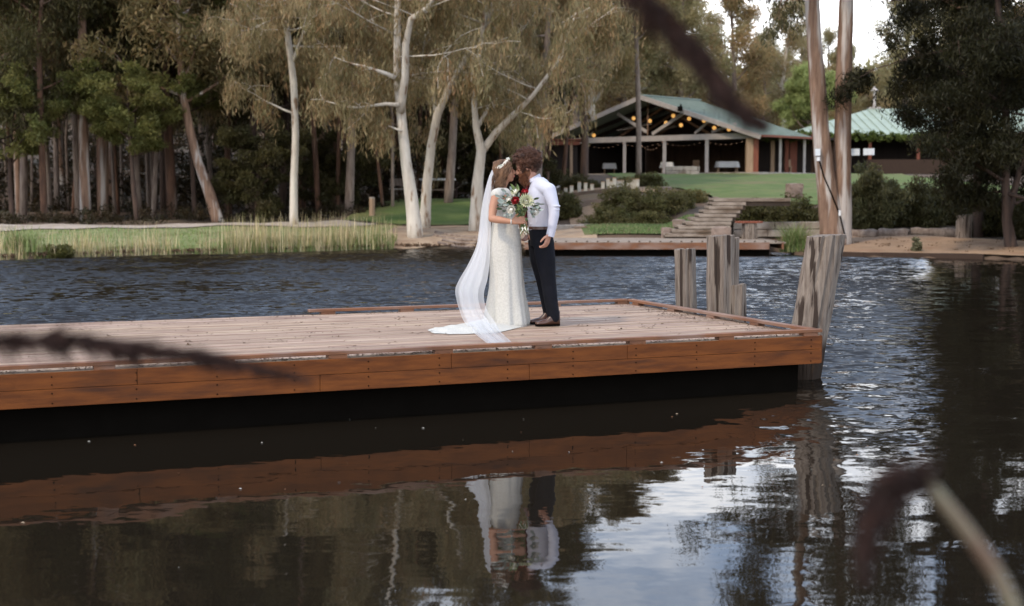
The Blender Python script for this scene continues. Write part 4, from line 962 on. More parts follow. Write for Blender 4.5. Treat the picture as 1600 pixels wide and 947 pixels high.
# --- dark tree on the right bank
Y = 41.3
t1 = snap(px_path([(1582, 392), (1573, 340), (1571, 280), (1572, 200), (1568, 110), (1560, 20), (1550, -180), (1545, -460)], Y, Y))
t2 = px_path([(1574, 345), (1584, 300), (1600, 240), (1622, 160), (1640, 60), (1650, -100)], Y, Y+.5)
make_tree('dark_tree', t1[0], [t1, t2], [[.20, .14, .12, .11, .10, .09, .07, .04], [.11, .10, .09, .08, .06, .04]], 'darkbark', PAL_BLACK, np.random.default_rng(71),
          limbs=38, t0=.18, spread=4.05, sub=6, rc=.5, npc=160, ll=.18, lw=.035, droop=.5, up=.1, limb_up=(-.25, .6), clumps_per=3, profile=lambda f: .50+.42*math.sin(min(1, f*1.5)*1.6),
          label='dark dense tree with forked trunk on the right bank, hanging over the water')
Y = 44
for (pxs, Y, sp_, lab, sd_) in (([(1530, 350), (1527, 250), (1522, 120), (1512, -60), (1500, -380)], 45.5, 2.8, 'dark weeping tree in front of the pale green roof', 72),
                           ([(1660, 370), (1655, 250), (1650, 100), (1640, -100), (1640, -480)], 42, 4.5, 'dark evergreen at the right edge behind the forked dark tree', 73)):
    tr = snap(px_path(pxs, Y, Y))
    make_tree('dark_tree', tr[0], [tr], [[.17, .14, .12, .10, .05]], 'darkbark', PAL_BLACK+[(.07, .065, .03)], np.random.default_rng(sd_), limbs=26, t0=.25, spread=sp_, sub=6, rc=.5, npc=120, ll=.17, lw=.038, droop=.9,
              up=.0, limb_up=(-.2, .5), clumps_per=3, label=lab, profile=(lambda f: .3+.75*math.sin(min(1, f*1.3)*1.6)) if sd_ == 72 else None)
# --- willow behind the hall
Y = 120
tr = snap(px_path([(1262, 250), (1264, 210), (1268, 170), (1270, 130)], Y, Y))
make_tree('willow_tree', tr[0], [tr], [[.3, .25, .18, .08]], 'greybark', PAL_WILLOW, np.random.default_rng(81), limbs=26, t0=.3, spread=3.8, sub=6, rc=.6, npc=80, ll=.30, lw=.075, droop=.35, up=.7, limb_up=(.3, 1.2), clumps_per=3,
          label='fresh lime green young tree behind the roofs, between the hall and the twin trunked gum')
# --- copies: forest at left and behind
def variant(name, seed, Hh, rad, bark, pal, **k):
    tr = [(0, 0, -.3), (rad*.5*math.sin(seed), 0, Hh*.25), (.6*math.sin(seed*2), .3, Hh*.5), (.9*math.sin(seed*3), .1, Hh*.75), (1.0*math.sin(seed*1.7), 0, Hh)]
    return make_tree(name, (0, 0, 0), [tr], [[rad*1.25, rad, rad*.85, rad*.6, rad*.2]], bark, pal, np.random.default_rng(seed), **k)
kw = dict(limbs=16, sub=5, clumps_per=2, npc=120, rc=.95, ll=.28, lw=.065, droop=.9, flat_=1.1, spread=4.2, t0=.40, limb_up=(0, .8))
VAR = [variant('forest_tree', 101, 19, .17, 'twinbark', PAL_OLIVE, **{**kw, 't0': .55}), variant('forest_tree', 102, 21, .16, 'darkbark', PAL_DARK+PAL_OLIVE[:2], **kw),
       variant('forest_tree', 103, 18, .13, 'greybark', PAL_OLIVE, **{**kw, 't0': .3}), variant('forest_tree', 104, 20, .12, 'greybark', PAL_WEEP, **{**kw, 't0': .58}),
       variant('forest_tree', 105, 17, .14, 'brownbark', PAL_DARK, **{**kw, 't0': .25, 'spread': 3.6})]
FARV = [variant('distant_gum', 111, 20, .3, 'greybark', PAL_FAR, **{**kw, 't0': .3, 'spread': 5.5, 'rc': 1.15, 'npc': 95, 'll': .38, 'lw': .11, 'clumps_per': 2, 'droop': .35, 'limbs': 17}),
        variant('distant_gum', 112, 19, .3, 'whitebark', PAL_FAR[:3], **{**kw, 't0': .28, 'spread': 5.0, 'rc': 1.1, 'npc': 95, 'll': .38, 'lw': .11, 'droop': .3, 'limbs': 17}),
        variant('distant_gum', 113, 18, .3, 'greybark', [(.36, .24, .14), (.30, .26, .15), (.20, .21, .12)], **{**kw, 't0': .25, 'spread': 4.8, 'rc': 1.1, 'npc': 100, 'll': .38, 'lw': .11, 'droop': .3, 'limbs': 16})]
used = set()
def place(var, x, y, s=1.0, rz=0.0, label='', group='', lean=0.0):
    if id(var) in used: o = copy_tree(var)
    else: used.add(id(var)); o = var
    o.location = (x, y, Hs(x, y)-.1); o.scale = (s, s, s); o.rotation_euler = (0, lean, rz); o['label'] = label
    if group: o['group'] = group
    elif 'group' in o: del o['group']
    return o
rr = random.Random(77)
ORD = 'first second third fourth fifth sixth seventh eighth ninth tenth eleventh twelfth thirteenth fourteenth fifteenth sixteenth seventeenth eighteenth nineteenth'.split()
# front-row trunks at the roadside (px, Y, variant, lean)
row = [(42, 56.5, 3, .06), (236, 58, 3, -.09), (110, 58, 3, .02), (30, 57, 0, .10), (57, 56, 4, 0.0), (88, 60, 2, .04), (120, 57.5, 0, -.02), (148, 63, 3, .03), (175, 58, 0, -.03), (200, 60, 3, 0), (222, 64, 1, .03), (258, 61, 4, 0), (288, 57.5, 4, -.02), (318, 63, 2, .02),
       (372, 60, 4, 0), (425, 61, 1, .02), (495, 63, 0, -.04), (-30, 57, 2, .02), (-90, 59, 0, 0)]
for (px, Y, v, ln) in row:
    X = PY(px, 300, Y).x
    Y += rr.uniform(-1.0, 4.0); X = PY(px, 300, Y).x+rr.uniform(-.5, .5); ln += rr.uniform(-.04, .04)
    place(VAR[v], X, Y, rr.uniform(.75, 1.2), rr.uniform(0, 6.3), ('%s trunk, %s from the left in the front row along the gravel road' % (['brown', 'dark', 'thin grey', 'pale grey', 'reddish brown'][v], ORD[[a[0] for a in sorted(row)].index(px)])), 'front row trees of the left wood', ln)
# deeper rows
n_ = 0
for Y, step in ((68, 2.9), (76, 3.3), (86, 4.0), (98, 4.8), (112, 5.6)):
    xl = PY(-160, 300, Y).x; xr = PY(min(880, 880), 300, Y).x if Y < 90 else PY(900, 300, Y).x-2
    x_ = xl+rr.random()*2
    while x_ < xr:
        yy = Y+rr.uniform(-2.5, 2.5)
        place(VAR[rr.choice([0, 1, 1, 2, 3, 4, 4])], x_, yy, rr.uniform(.85, 1.1), rr.uniform(0, 6.3), 'tree deep in the dark wood behind the road and the mound', 'trees deep in the wood', rr.uniform(-.05, .05)); n_ += 1
        x_ += step*rr.uniform(.7, 1.3)
for (px, Y, v, s) in ((880, 112, 0, .95), (925, 118, 1, 1.0), (975, 121, 0, .95), (1020, 124, 1, .8), (1065, 122, 0, .82), (1100, 135, 1, .72), (1145, 128, 2, .85), (1190, 140, 0, .62), (1225, 133, 1, .78), (1180, 150, 2, .6), (1290, 150, 0, .62),
                    (1315, 142, 2, .50), (1365, 150, 1, .42), (1412, 138, 0, .78), (1470, 146, 1, .85), (1510, 135, 0, .85), (1560, 140, 2, .9), (1610, 132, 1, .9), (1660, 138, 0, .9), (1400, 165, 2, .55), (1250, 165, 1, .62), (1060, 150, 2, .85),
                    (950, 140, 2, .9), (1000, 145, 1, .9), (900, 135, 0, .95), (1540, 160, 1, 1.0), (1320, 172, 0, .5)):
    X = PY(px, 300, Y).x
    place(FARV[v], X, Y, s, rr.uniform(0, 6.3), 'olive and rusty gum on the rise behind the hall and the green roofs', 'gums on the rise behind the hall')
SAP = variant('slender_trunk', 121, 16, .075, 'brownbark', PAL_OLIVE, limbs=9, sub=4, clumps_per=2, npc=60, rc=.7, ll=.26, lw=.06, droop=.8, spread=2.2, t0=.5, limb_up=(0, .8))
SAP2 = variant('slender_trunk', 122, 15, .09, 'brownbark', PAL_DARK, limbs=9, sub=4, clumps_per=2, npc=60, rc=.7, ll=.26, lw=.06, droop=.8, spread=2.2, t0=.45, limb_up=(0, .8))
SAP3 = variant('slender_trunk', 123, 15, .06, 'greybark', PAL_OLIVE, limbs=9, sub=4, clumps_per=2, npc=60, rc=.7, ll=.26, lw=.06, droop=.8, spread=2.2, t0=.5, limb_up=(0, .8))
for k in range(44):
    Y = rr.uniform(59, 74); px = rr.uniform(-60, 730) if k < 34 else rr.uniform(730, 900)
    place((SAP, SAP2, SAP3)[k % 3], PY(px, 300, Y).x, Y, rr.uniform(.8, 1.25), rr.uniform(0, 6.3), 'thin bare lower trunk among the dark stems of the wood', 'thin trunks among the wood', rr.gauss(0, .07))
# understorey and far wood as one mass
def mass(name, pts_fn, n, rc, npc, ll, lw, pal, label, seed):
    rg_ = np.random.default_rng(seed); C = pts_fn(rg_, n); V, col = leaf_cards(C, npc, rc, ll, lw, .2, pal, rg_, .7, .3)
    o = link(name, quads_mesh(name, V, col), MAT['leaf']); tag(o, label, 'undergrowth', kind='stuff'); return o
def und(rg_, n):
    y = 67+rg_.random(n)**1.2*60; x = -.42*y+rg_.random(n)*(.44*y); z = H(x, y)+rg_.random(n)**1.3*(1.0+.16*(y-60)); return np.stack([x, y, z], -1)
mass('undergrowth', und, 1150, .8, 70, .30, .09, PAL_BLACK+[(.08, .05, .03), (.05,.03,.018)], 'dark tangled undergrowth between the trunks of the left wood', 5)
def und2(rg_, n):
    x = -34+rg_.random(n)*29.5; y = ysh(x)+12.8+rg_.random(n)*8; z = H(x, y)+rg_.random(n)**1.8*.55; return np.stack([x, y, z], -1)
mass('undergrowth', und2, 300, .36, 50, .2, .045, PAL_BLACK+[(.06, .038, .022), (.05, .032, .02)], 'low undergrowth coloured near black for the shade between the front trunks beside the gravel road', 15)  # leaves coloured near black to darken the shade between the front trunks
def farw(rg_, n):
    x = -75+rg_.random(n)*175; y = 150+rg_.random(n)*30+np.abs(x)*.1; z = H(x, y)+rg_.random(n)*np.where(x < -8, 11, 8.0); return np.stack([x, y, z], -1)
mass('far_wood', farw, 1500, 2.3, 60, 1.0, .4, PAL_FAR, 'far off mass of trees closing the view behind the wood and the hall', 6)

# --- shrubs
def shrub(base, rx, ry, rz_, pal, n, label, seed, ll=.16, lw=.045, name='shrub', npc=80, rc=.3, cat='shrub', droop=.05):
    rg_ = np.random.default_rng(seed); base = np.array(base, float); root = empty(name, base, label, cat)
    d = unit(rg_.normal(size=(n, 3))); d[:, 2] = np.abs(d[:, 2]); lump = 1+.18*np.sin(d[:, 0]*7+seed)*np.cos(d[:, 1]*6)
    C = base+d*np.array([rx, ry, rz_])*(.45+.5*rg_.random((n, 1)))*lump[:, None]
    V, col = leaf_cards(C, npc, rc, ll, lw, droop, pal, rg_, .7, .4); link('foliage', quads_mesh('foliage', V, col), MAT['leaf'], root)
    bf = Buf()
    for k in range(8):
        tgt = C[rg_.integers(0, n)]; b0 = base+np.array([rg_.normal()*rx*.2, rg_.normal()*ry*.2, -.1]); bf.tube([b0, (b0+tgt)/2+np.array([0, 0, .1]), tgt], [.035, .02, .008], 5)
    bf.build('stems', MAT['darkbark'], root); return root
def sh(px, pyb, pyt, hw, Y, pal, lab, seed, n=60, depth=.8, **k):
    p = PY(px, pyb, Y); top = PY(px, pyt, Y).z; zb = Hs(p.x, Y); return shrub((p.x, Y, zb), hw/FPX*Y, hw/FPX*Y*depth, max(.3, top-zb), pal, n, lab, seed, **k)
PAL_CLIP = [(.11, .125, .05), (.16, .155, .07), (.07, .08, .032), (.19, .165, .085)]
sh(975, 352, 280, 48, 54.5, PAL_CLIP, 'clipped olive shrub mound, tallest one directly right of the groom', 1, 110, ll=.13, lw=.04, rc=.26)
sh(1040, 352, 288, 52, 54, PAL_CLIP, 'broad clipped shrub mound left of the middle of the stairs', 2, 120, ll=.13, lw=.04, rc=.26)
sh(1082, 345, 298, 26, 55.5, PAL_CLIP, 'clipped shrub touching the upper left edge of the stairs', 3, 60, ll=.13, lw=.04, rc=.24)
sh(950, 362, 322, 45, 53.0, PAL_CLIP, 'low front shrub above the lower lawn, left half', 4, 80, ll=.13, lw=.04, rc=.24)
sh(1012, 362, 324, 42, 53.0, PAL_CLIP, 'low front shrub above the lower lawn, right half', 5, 80, ll=.13, lw=.04, rc=.24)
sh(886, 340, 300, 22, 55, PAL_DARK+PAL_CLIP[:1], 'dark rounded shrub at the groom shoulder beside the sandy path', 6, 55, rc=.28)
sh(908, 300, 276, 30, 66.8, PAL_DARK, 'dark shrub behind the left end of the pale post row', 7, 60)
sh(966, 300, 280, 22, 66.8, PAL_DARK+PAL_WATTLE[:1], 'small dark shrub behind the middle of the pale post row', 8, 45)
sh(1013, 300, 272, 28, 68, PAL_DARK+PAL_WATTLE[:1], 'rounded dark green shrub below the pole like gum', 9, 60)
sh(1185, 350, 314, 45, 50.5, PAL_DARK+PAL_CLIP[:1], 'dark shrub right of the stairs above the retaining wall', 10, 100)
sh(1235, 350, 310, 48, 49.5, PAL_DARK+PAL_CLIP[:1], 'dark shrub between the stairs and the twin trunked gum', 11, 100)
sh(1360, 366, 250, 62, 49, PAL_BUSH+[(.2, .2, .11)], 'large grey green bush right behind the twin trunked gum', 12, 200, droop=.5)
sh(1430, 366, 272, 60, 49.5, PAL_BUSH+PAL_DARK, 'large dark bush behind the logs and under the pale green roof', 13, 200, droop=.5)
sh(1500, 366, 285, 55, 50, PAL_DARK, 'dark bush behind the grey stump on the bank', 14, 170, droop=.5)
sh(1560, 366, 290, 55, 46, PAL_DARK, 'dark bush under the forked dark tree', 15, 150, droop=.5)
sh(1640, 370, 280, 60, 44, PAL_DARK, 'dark bush cut by the right edge of the view', 16, 150, droop=.5)
sh(923, 352, 340, 10, 52.9, [(.30, .32, .27), (.2, .24, .17)], 'small silvery flowering plant at the corner of the brown edging', 17, 26, rc=.14, ll=.1)
sh(1432, 381, 368, 6, 41.5, [(.16, .17, .12)], 'tiny grey green plant on the sand near the dark tree', 18, 14, rc=.1, ll=.1)
sh(93, 404, 388, 22, 40.6, PAL_WATTLE+PAL_DARK, 'small dark green bush on the reedy bank at left', 19, 30, rc=.16)
sh(870, 300, 262, 34, 78, PAL_DARK, 'dark shrub by the sloping handrail behind the groom', 20, 80)
# vine along the eaves
rg_ = np.random.default_rng(9); n = 150
a = np.array([16.2, 94.9, 5.62]); b_ = np.array([20.2, 97.4, 5.72]); f = rg_.random((n, 1)); C1 = a+(b_-a)*f+rg_.normal(size=(n, 3))*[.3, .5, .16]
C2 = np.stack([19.5+rg_.random(230)*20, 97.45+rg_.normal(size=230)*.12, 5.66+rg_.normal(size=230)*.13], -1)
for C_, ll_, lab in ((C1, .17, 'green vine sprawling over the pergola beside the hall'), (C2, .17, 'green vine running along the eave of the green roofed building')):
    V, col = leaf_cards(C_, 40, .25, ll_, .11, .4, [(.09, .14, .035), (.13, .17, .05), (.05, .08, .025)], rg_, .6, .2)
    e_ = empty('vine', C_[0], lab, 'vine'); link('foliage', quads_mesh('foliage', V, col), MAT['leaf'], e_)
    bf = Buf(); srt = C_[np.argsort(C_[:, 0])][::8]; bf.tube([Vector(q) for q in srt], .02, 5); bf.build('stems', MAT['darkbark'], e_)

# --- reeds and bank grass
def blades(name, n, fn, h0, h1, w0, pal, label, seed, lean=.25, seg=3, kind='stuff', cat='reeds', wmin=1.0, tipw=.12):
    rg_ = np.random.default_rng(seed); P = fn(rg_, n); h = h0+(h1-h0)*rg_.random(n)**1.4; az = rg_.random(n)*6.283; ln = lean*rg_.random(n)*h
    sidev = np.stack([np.cos(az+1.57), np.sin(az+1.57), np.zeros(n)], -1)*w0*(.7+.6*rg_.random((n, 1))); dv_ = np.stack([np.cos(az), np.sin(az), np.zeros(n)], -1)
    Vs = []; pal = np.array(pal); col = pal[rg_.integers(0, len(pal), n)]*(.75+.5*rg_.random((n, 1)))
    for k in range(seg):
        f0, f1 = k/seg, (k+1)/seg
        c0 = P+dv_*(ln*f0**2)[:, None]+np.array([0, 0, 1.])*(h*f0)[:, None]; c1 = P+dv_*(ln*f1**2)[:, None]+np.array([0, 0, 1.])*(h*f1)[:, None]
        w0_ = (1-f0)*(1-tipw)+tipw; w1_ = (1-f1)*(1-tipw)+tipw
        Vs.append(np.stack([c0-sidev*w0_, c0+sidev*w0_, c1+sidev*w1_, c1-sidev*w1_], 1))
    o = link(name, quads_mesh(name, np.concatenate(Vs), np.concatenate([col]*seg)), MAT['reed']); tag(o, label, cat, kind=kind); return o
def bank(x0, x1, t0, t1, clumpy=0, z=-.05):
    def f(rg_, n):
        x = x0+(x1-x0)*rg_.random(n)
        if clumpy:
            cs = x0+(x1-x0)*rg_.random(clumpy); x = cs[rg_.integers(0, clumpy, n)]+rg_.normal(size=n)*.22
        y = ysh(x)+t0+(t1-t0)*rg_.random(n)**1.3; return np.stack([x, y, H(x, y)+z], -1)
    return f
STRAW = [(.52, .42, .24), (.60, .49, .30), (.44, .34, .18), (.38, .33, .14)]
GREEN = [(.12, .19, .045), (.17, .24, .07), (.22, .26, .10), (.27, .24, .11)]
blades('tall_reeds', 1350, bank(-8.8, -4.0, -.1, 1.3, 34), .30, 1.10, .012, STRAW, 'tall straw coloured reeds along the shore before the slender gum', 1, .22)
blades('tall_reeds', 2100, bank(-26, -8.4, -.1, .9, 44), .2, .85, .012, STRAW, 'thin pale reeds scattered along the far left shore', 2, .35)
blades('shore_grass', 7000, bank(-9.0, -3.9, -.05, 1.2), .10, .36, .014, GREEN, 'green sedge growing between the reeds on the left shore', 3, .6)
blades('shore_grass', 6000, bank(-26, -8.5, -.05, .6), .06, .24, .014, GREEN+STRAW[3:], 'green sedge fringing the water at the far left', 4, .6)
blades('bank_grass', 16000, bank(-26, -4.2, .8, 7.6), .06, .20, .02, GREEN+[(.20, .17, .09), (.13, .18, .06)], 'grass on the bank between the reeds and the gravel road', 5, .6, cat='grass')
blades('lawn_blades', 9000, lambda r_, n: (lambda x, y: np.stack([x, y, H(x, y)+.05], -1))(2.6+r_.random(n)*4.8, 47+r_.random(n)*5), .04, .09, .02, [(.12, .19, .06), (.16, .22, .08), (.2, .2, .1)], 'mown grass of the lower lawn behind the pier', 6, .5, cat='grass')
def tuft(px, Y, h0, h1, n, sp_, lab, seed, pal=GREEN+[(.30, .33, .13)], w=.012):
    c = g(px, Y) if callable(g) else None
    o = blades('grass_tussock', n, lambda r_, n_: np.stack([c.x+r_.normal(size=n_)*sp_, Y+r_.normal(size=n_)*sp_*.6, np.full(n_, c.z-.03)], -1), h0, h1, w, pal, lab, seed, 1.1, 4, kind=None, cat='grass tuft'); return o
def g(px, Y, dz=0): p = PY(px, 300, Y); return Vector((p.x, Y, Hs(p.x, Y)+dz))
tuft(1242, 42.9, .3, .95, 900, .16, 'bright green arching grass tussock beside the pier end', 11)
tuft(30, 40.2, .2, .8, 500, .3, 'bushy green tussock at the far left waterline', 12)
# brown debris line at the left waterline
rg_ = np.random.default_rng(14); n = 420; x = -24+rg_.random(n)*27; C = np.stack([x, ysh(x)+rg_.random(n)*.35, H(x, ysh(x)+.2)+.03], -1)
V, col = leaf_cards(C, 14, .12, .13, .04, .0, [(.12, .07, .04), (.2, .12, .07), (.06, .04, .025)], rg_, .4, .1); tag(link('shore_debris', quads_mesh('shore_debris', V, col), MAT['plume']), 'brown sticks and dead leaves washed along the left and dirt shoreline', 'debris', kind='stuff')
n = 90; x = 8.7+rg_.random(n)*10; yy_ = ysh(x)+.3+rg_.random(n)*4; C = np.stack([x, yy_, H(x, yy_)+.07], -1)
V, col = leaf_cards(C, 7, .22, .07, .025, .0, [(.16, .09, .05), (.10, .06, .035)], rg_, .08, .1); tag(link('bark_litter', quads_mesh('bark_litter', V, col), MAT['plume']), 'scraps of bark and leaves on the right hand sandy bank', 'bark litter', kind='stuff')
# ------------------------------------------------------------------ the couple
YG = 14.38
def q(px, py, dy=0.0): return Vector(PY(px, py, YG+dy))
S_ = FPX/YG                      # px per metre at the couple
def cl(v): return Vector(v)
MAT['skin'] = M_('skin', (0.42, 0.215, 0.135), (0.37, 0.185, 0.115), 8, rough=0.55, spec=0.3)
MAT['skin2'] = M_('fair_reddish_skin', (0.46, 0.24, 0.165), (0.40, 0.20, 0.14), 8, rough=0.55, spec=0.3)
MAT['hair1'] = M_('golden_brown_hair', (0.06, 0.03, 0.017), (0.25, 0.135, 0.072), 22, (1, 1, .35), 0.5, spec=0.35)
MAT['hair2'] = M_('dark_auburn_curls', (0.045, 0.019, 0.010), (0.13, 0.052, 0.026), 14, (1, 1, 1), 0.5, spec=0.4)
MAT['beard'] = M_('red_brown_beard', (0.11, 0.04, 0.02), (0.20, 0.08, 0.036), 18, rough=0.7)
MAT['lace'] = M_('ivory_lace', (0.53, 0.51, 0.46), (0.455, 0.435, 0.39), 60, rough=0.85, bump=0.6, bscale=40, bdist=0.006, spec=0.2, ramp=(.40, .62))
MAT['satin'] = M_('ivory_satin', (0.55, 0.54, 0.5), (0.48, 0.46, 0.43), 6, rough=0.6, spec=0.3)
MAT['shirt'] = M_('pale_lilac_cotton_shirt', (0.55, 0.55, 0.62), (0.48, 0.48, 0.55), 5, (1, 1, .5), rough=0.85, bump=0.8, bscale=3.2, bdist=0.05, spec=0.15)
MAT['navy'] = M_('navy_wool', (0.004, 0.0045, 0.0085), (0.003, 0.0035, 0.0060), 10, (1, 1, .8), rough=0.85, bump=0.9, bscale=4, bdist=0.05, spec=0.2)
MAT['leather'] = M_('brown_leather', (0.075, 0.030, 0.017), (0.045, 0.019, 0.012), 8, rough=0.35, spec=0.5)
MAT['tie'] = flat('burgundy_tie', (0.15, 0.012, 0.018), 0.6)
m, t, b = newmat('sheer_tulle'); N = t.nodes; L = t.links; MAT['tulle'] = m
b.inputs['Base Color'].default_value = (0.74, 0.74, 0.75, 1); b.inputs['Roughness'].default_value = 0.8; b.inputs['Specular IOR Level'].default_value = 0.1
tp = N.new('ShaderNodeBsdfTransparent'); trl = N.new('ShaderNodeBsdfTranslucent'); trl.inputs[0].default_value = (0.86, 0.88, 0.92, 1)
ms = N.new('ShaderNodeMixShader'); ms.inputs[0].default_value = 0.35; L.new(b.outputs[0], ms.inputs[1]); L.new(trl.outputs[0], ms.inputs[2])
ms2 = N.new('ShaderNodeMixShader'); at_ = N.new('ShaderNodeAttribute'); at_.attribute_name = 'tint'; L.new(at_.outputs['Fac'], ms2.inputs[0])
L.new(tp.outputs[0], ms2.inputs[1]); L.new(ms.outputs[0], ms2.inputs[2]); L.new(ms2.outputs[0], N['Material Output'].inputs['Surface'])

def hand(bf, wrist, d, nrm, thumb, sc=1.0, curl=0.5, spread=.09):
    """wrist point, direction of the hand, palm normal, thumb side; palm + 4 unequal fingers + thumb"""
    d = Vector(d).normalized(); nrm = Vector(nrm); nrm = (nrm-d*nrm.dot(d)).normalized(); sd_ = Vector(thumb); sd_ = (sd_-d*sd_.dot(d)-nrm*sd_.dot(nrm)).normalized()
    w0 = Vector(wrist); pl = .082*sc
    for k in range(4):
        off = (.030-.0195*k)*sc
        bf.caps([w0+sd_*off*.55, w0+d*pl+sd_*off], [.0165*sc, .0125*sc], 10)
    for k, ln in enumerate((.070, .079, .073, .057)):
        off = (.030-.0200*k)*sc; p = w0+d*pl+sd_*off; fd = (d+sd_*(1.5-k)*spread).normalized(); pts = [p]; a_ = curl*.5
        for sg in (.44, .32, .24):
            fd2 = (fd*math.cos(a_)+nrm*math.sin(a_)).normalized(); p = p+fd2*ln*sc*sg*1.05; pts.append(p); a_ += curl*.85
        bf.caps(pts, [.0098*sc, .0090*sc, .0082*sc, .0070*sc], 10)
    tb = w0+d*.018*sc+sd_*.028*sc; t1_ = tb+(d*.6+sd_*.8+nrm*.25).normalized()*.040*sc; t2_ = t1_+(d*.9+sd_*.35+nrm*.35).normalized()*.030*sc; t3_ = t2_+(d*.95+nrm*.4).normalized()*.024*sc
    bf.caps([tb, t1_, t2_, t3_], [.0150*sc, .0118*sc, .0100*sc, .0080*sc], 10)
def head(bf, c, fx, tilt, sc=1.0):
    """c = skull centre, fx = +1 / -1 facing direction along x, tilt rad (+ = chin up)"""
    M = Matrix.Rotation(-tilt*fx, 3, 'Y')
    def P(x, y, z): return c+M @ Vector((x*fx*sc, y*sc, z*sc))
    def ell(x, y, z, rx, ry, rz): bf.ball(P(x, y, z), (rx*sc, ry*sc, rz*sc), 20, 14, M=M)
    ell(-.012, 0, .028, .097, .078, .092)          # skull
    ell(.030, 0, -.030, .060, .062, .080)          # face
    ell(.052, 0, -.088, .028, .030, .024)          # chin
    ell(.018, 0, -.070, .052, .052, .040)          # jaw
    ell(.078, 0, .022, .016, .048, .012)           # brow
    for s_ in (-1, 1):
        ell(.058, s_*.034, -.030, .025, .022, .022)  # cheek
        ell(.066, s_*.031, .000, .016, .015, .011)   # eyeball under the lid
        ell(-.004, s_*.079, -.012, .016, .008, .030) # ear
    bf.caps([P(.086, 0, .008), P(.107, 0, -.022), P(.110, 0, -.030)], [.0085*sc, .0115*sc, .0105*sc], 10)   # nose
    for s_ in (-1, 1): bf.ball(P(.098, s_*.010, -.033), .0085*sc, 8, 6)
    bf.ball(P(.088, 0, -.054), (.010*sc, .022*sc, .007*sc), 12, 8, M=M); bf.ball(P(.086, 0, -.066), (.010*sc, .020*sc, .007*sc), 12, 8, M=M)  # lips
    return P, M
# =============== bride
bride = empty('person', (q(790, 508).x, YG, DZ), 'bride in ivory lace gown and long veil, holding the bouquet, leaning to kiss', 'person')
bf = Buf()
hc = q(788.5, 268.5, -.01)
HP, HM = head(bf, hc, 1, .16, .97)
neck0 = q(783, 300, 0); bf.caps([HP(-.015, 0, -.05), HP(-.02, 0, -.09), q(783.5, 291, 0), q(783, 299, 0)], [.056, .050, .050, .058], 16)
# torso, pelvis, legs (one figure, mostly inside the gown)
bf.loft([(q(788, 400).x, YG, q(788, 400).z, .10, .16), (q(788, 380).x, YG, q(788, 380).z, .135, .175), (q(788, 360).x, YG, q(788, 360).z, .115, .145), (q(788, 345).x, YG, q(788, 343).z, .10, .125),
         (q(787, 325).x, YG, q(787, 325).z, .108, .145), (q(786, 308).x, YG, q(786, 308).z, .100, .165), (q(784, 300).x, YG, q(784, 300).z, .075, .15), (q(783, 295).x, YG, q(783, 295).z, .045, .07)], 24)
bf.ball(q(796, 316, -.065), (.052, .055, .055)); bf.ball(q(796, 316, .065), (.052, .055, .055))
for s_ in (-1, 1): bf.caps([q(788, 390, s_*.08), q(790, 440, s_*.08), q(786, 500, s_*.08), q(797, 504.5, s_*.09)], [.085, .055, .035, .030], 14)
shC = q(776, 305, -.165); elC = q(768.5, 342, -.27); wrC = q(800, 346.5, -.40)
bf.caps([q(781, 302, -.10), shC, shC.lerp(elC, .5)+Vector((-.008, 0, 0)), elC, elC.lerp(wrC, .35), wrC], [.050, .052, .046, .036, .037, .0235], 16)
hand(bf, wrC+Vector((.012, 0, .002)), (1, .20, .16), (.1, .9, -.2), (0, -.25, 1), .98, .75)
shF = q(783, 304, .165); elF = q(793, 341, .22); wrF = q(812, 352, .02)
bf.caps([q(783, 302, .10), shF, elF, wrF], [.048, .048, .035, .024], 16)
hand(bf, wrF, (.7, -.6, .1), (.2, -.5, 0), (0, 0, 1), .92, .8)
bf.remesh('body', MAT['skin'], bride, .0058, 3)
# closed eyelashes, brow, lips
def facebits(parent, P, sc, lipc, hairc):
    l_ = Buf()
    for s_ in (-1, 1): l_.tube([P(.080, s_*.020, -.004), P(.084, s_*.031, -.008), P(.076, s_*.044, -.004)], .003*sc, 5)
    l_.build('eyelashes', MAT['black'], parent)
    l_ = Buf()
    for s_ in (-1, 1): l_.tube([P(.090, s_*.014, .020), P(.088, s_*.032, .027), P(.074, s_*.050, .020)], .0042*sc, 5)
    l_.build('eyebrows', hairc, parent)
    l_ = Buf(); l_.ball(P(.0925, 0, -.055), (.008*sc, .020*sc, .006*sc), 10, 6); l_.ball(P(.0905, 0, -.066), (.008*sc, .018*sc, .006*sc), 10, 6); l_.build('lips', lipc, parent, True)
MAT['lips'] = flat('rose_lips', (0.42, 0.10, 0.085), .4)
facebits(bride, HP, .97, MAT['lips'], MAT['hair1'])
# gown
def R_(px0, px1, py, ry, dy=0): a = q(px0, py); b_ = q(px1, py); return ((a.x+b_.x)/2, YG+dy, a.z, (b_.x-a.x)/2, ry)
bf = Buf()
sk = [R_(755, 826.5, 509.5, .29, .02), R_(755.5, 826, 503, .285, .02), R_(757, 824.5, 490, .27, .02), R_(760, 821.5, 470, .245, .02), R_(763.5, 818.5, 450, .225), R_(765, 817, 430, .21), R_(764.5, 816, 410, .205), R_(763.5, 815, 387, .20),
      R_(764.5, 814, 372, .19), R_(767, 811.5, 358, .165), R_(769, 808.5, 346, .142), R_(770, 806, 336, .140), R_(770, 805, 326, .152), R_(771, 803.5, 316, .16), R_(773.5, 800, 307, .155), R_(776, 796, 302, .12)]
def fold(i, t_):
    f = max(0, (8-i)/8); return f*(.05*math.sin(t_*7+.5)+.045*math.sin(t_*12+i*.15)+.02*math.sin(t_*21))+(.012*math.sin(t_*5+i*.5) if i < 9 else 0)
bf.loft(sk, 72, 2.1, fold)
gown = bf.build('wedding_dress', MAT['lace'], bride, True)
bf = Buf()   # cap sleeves and lace shoulders
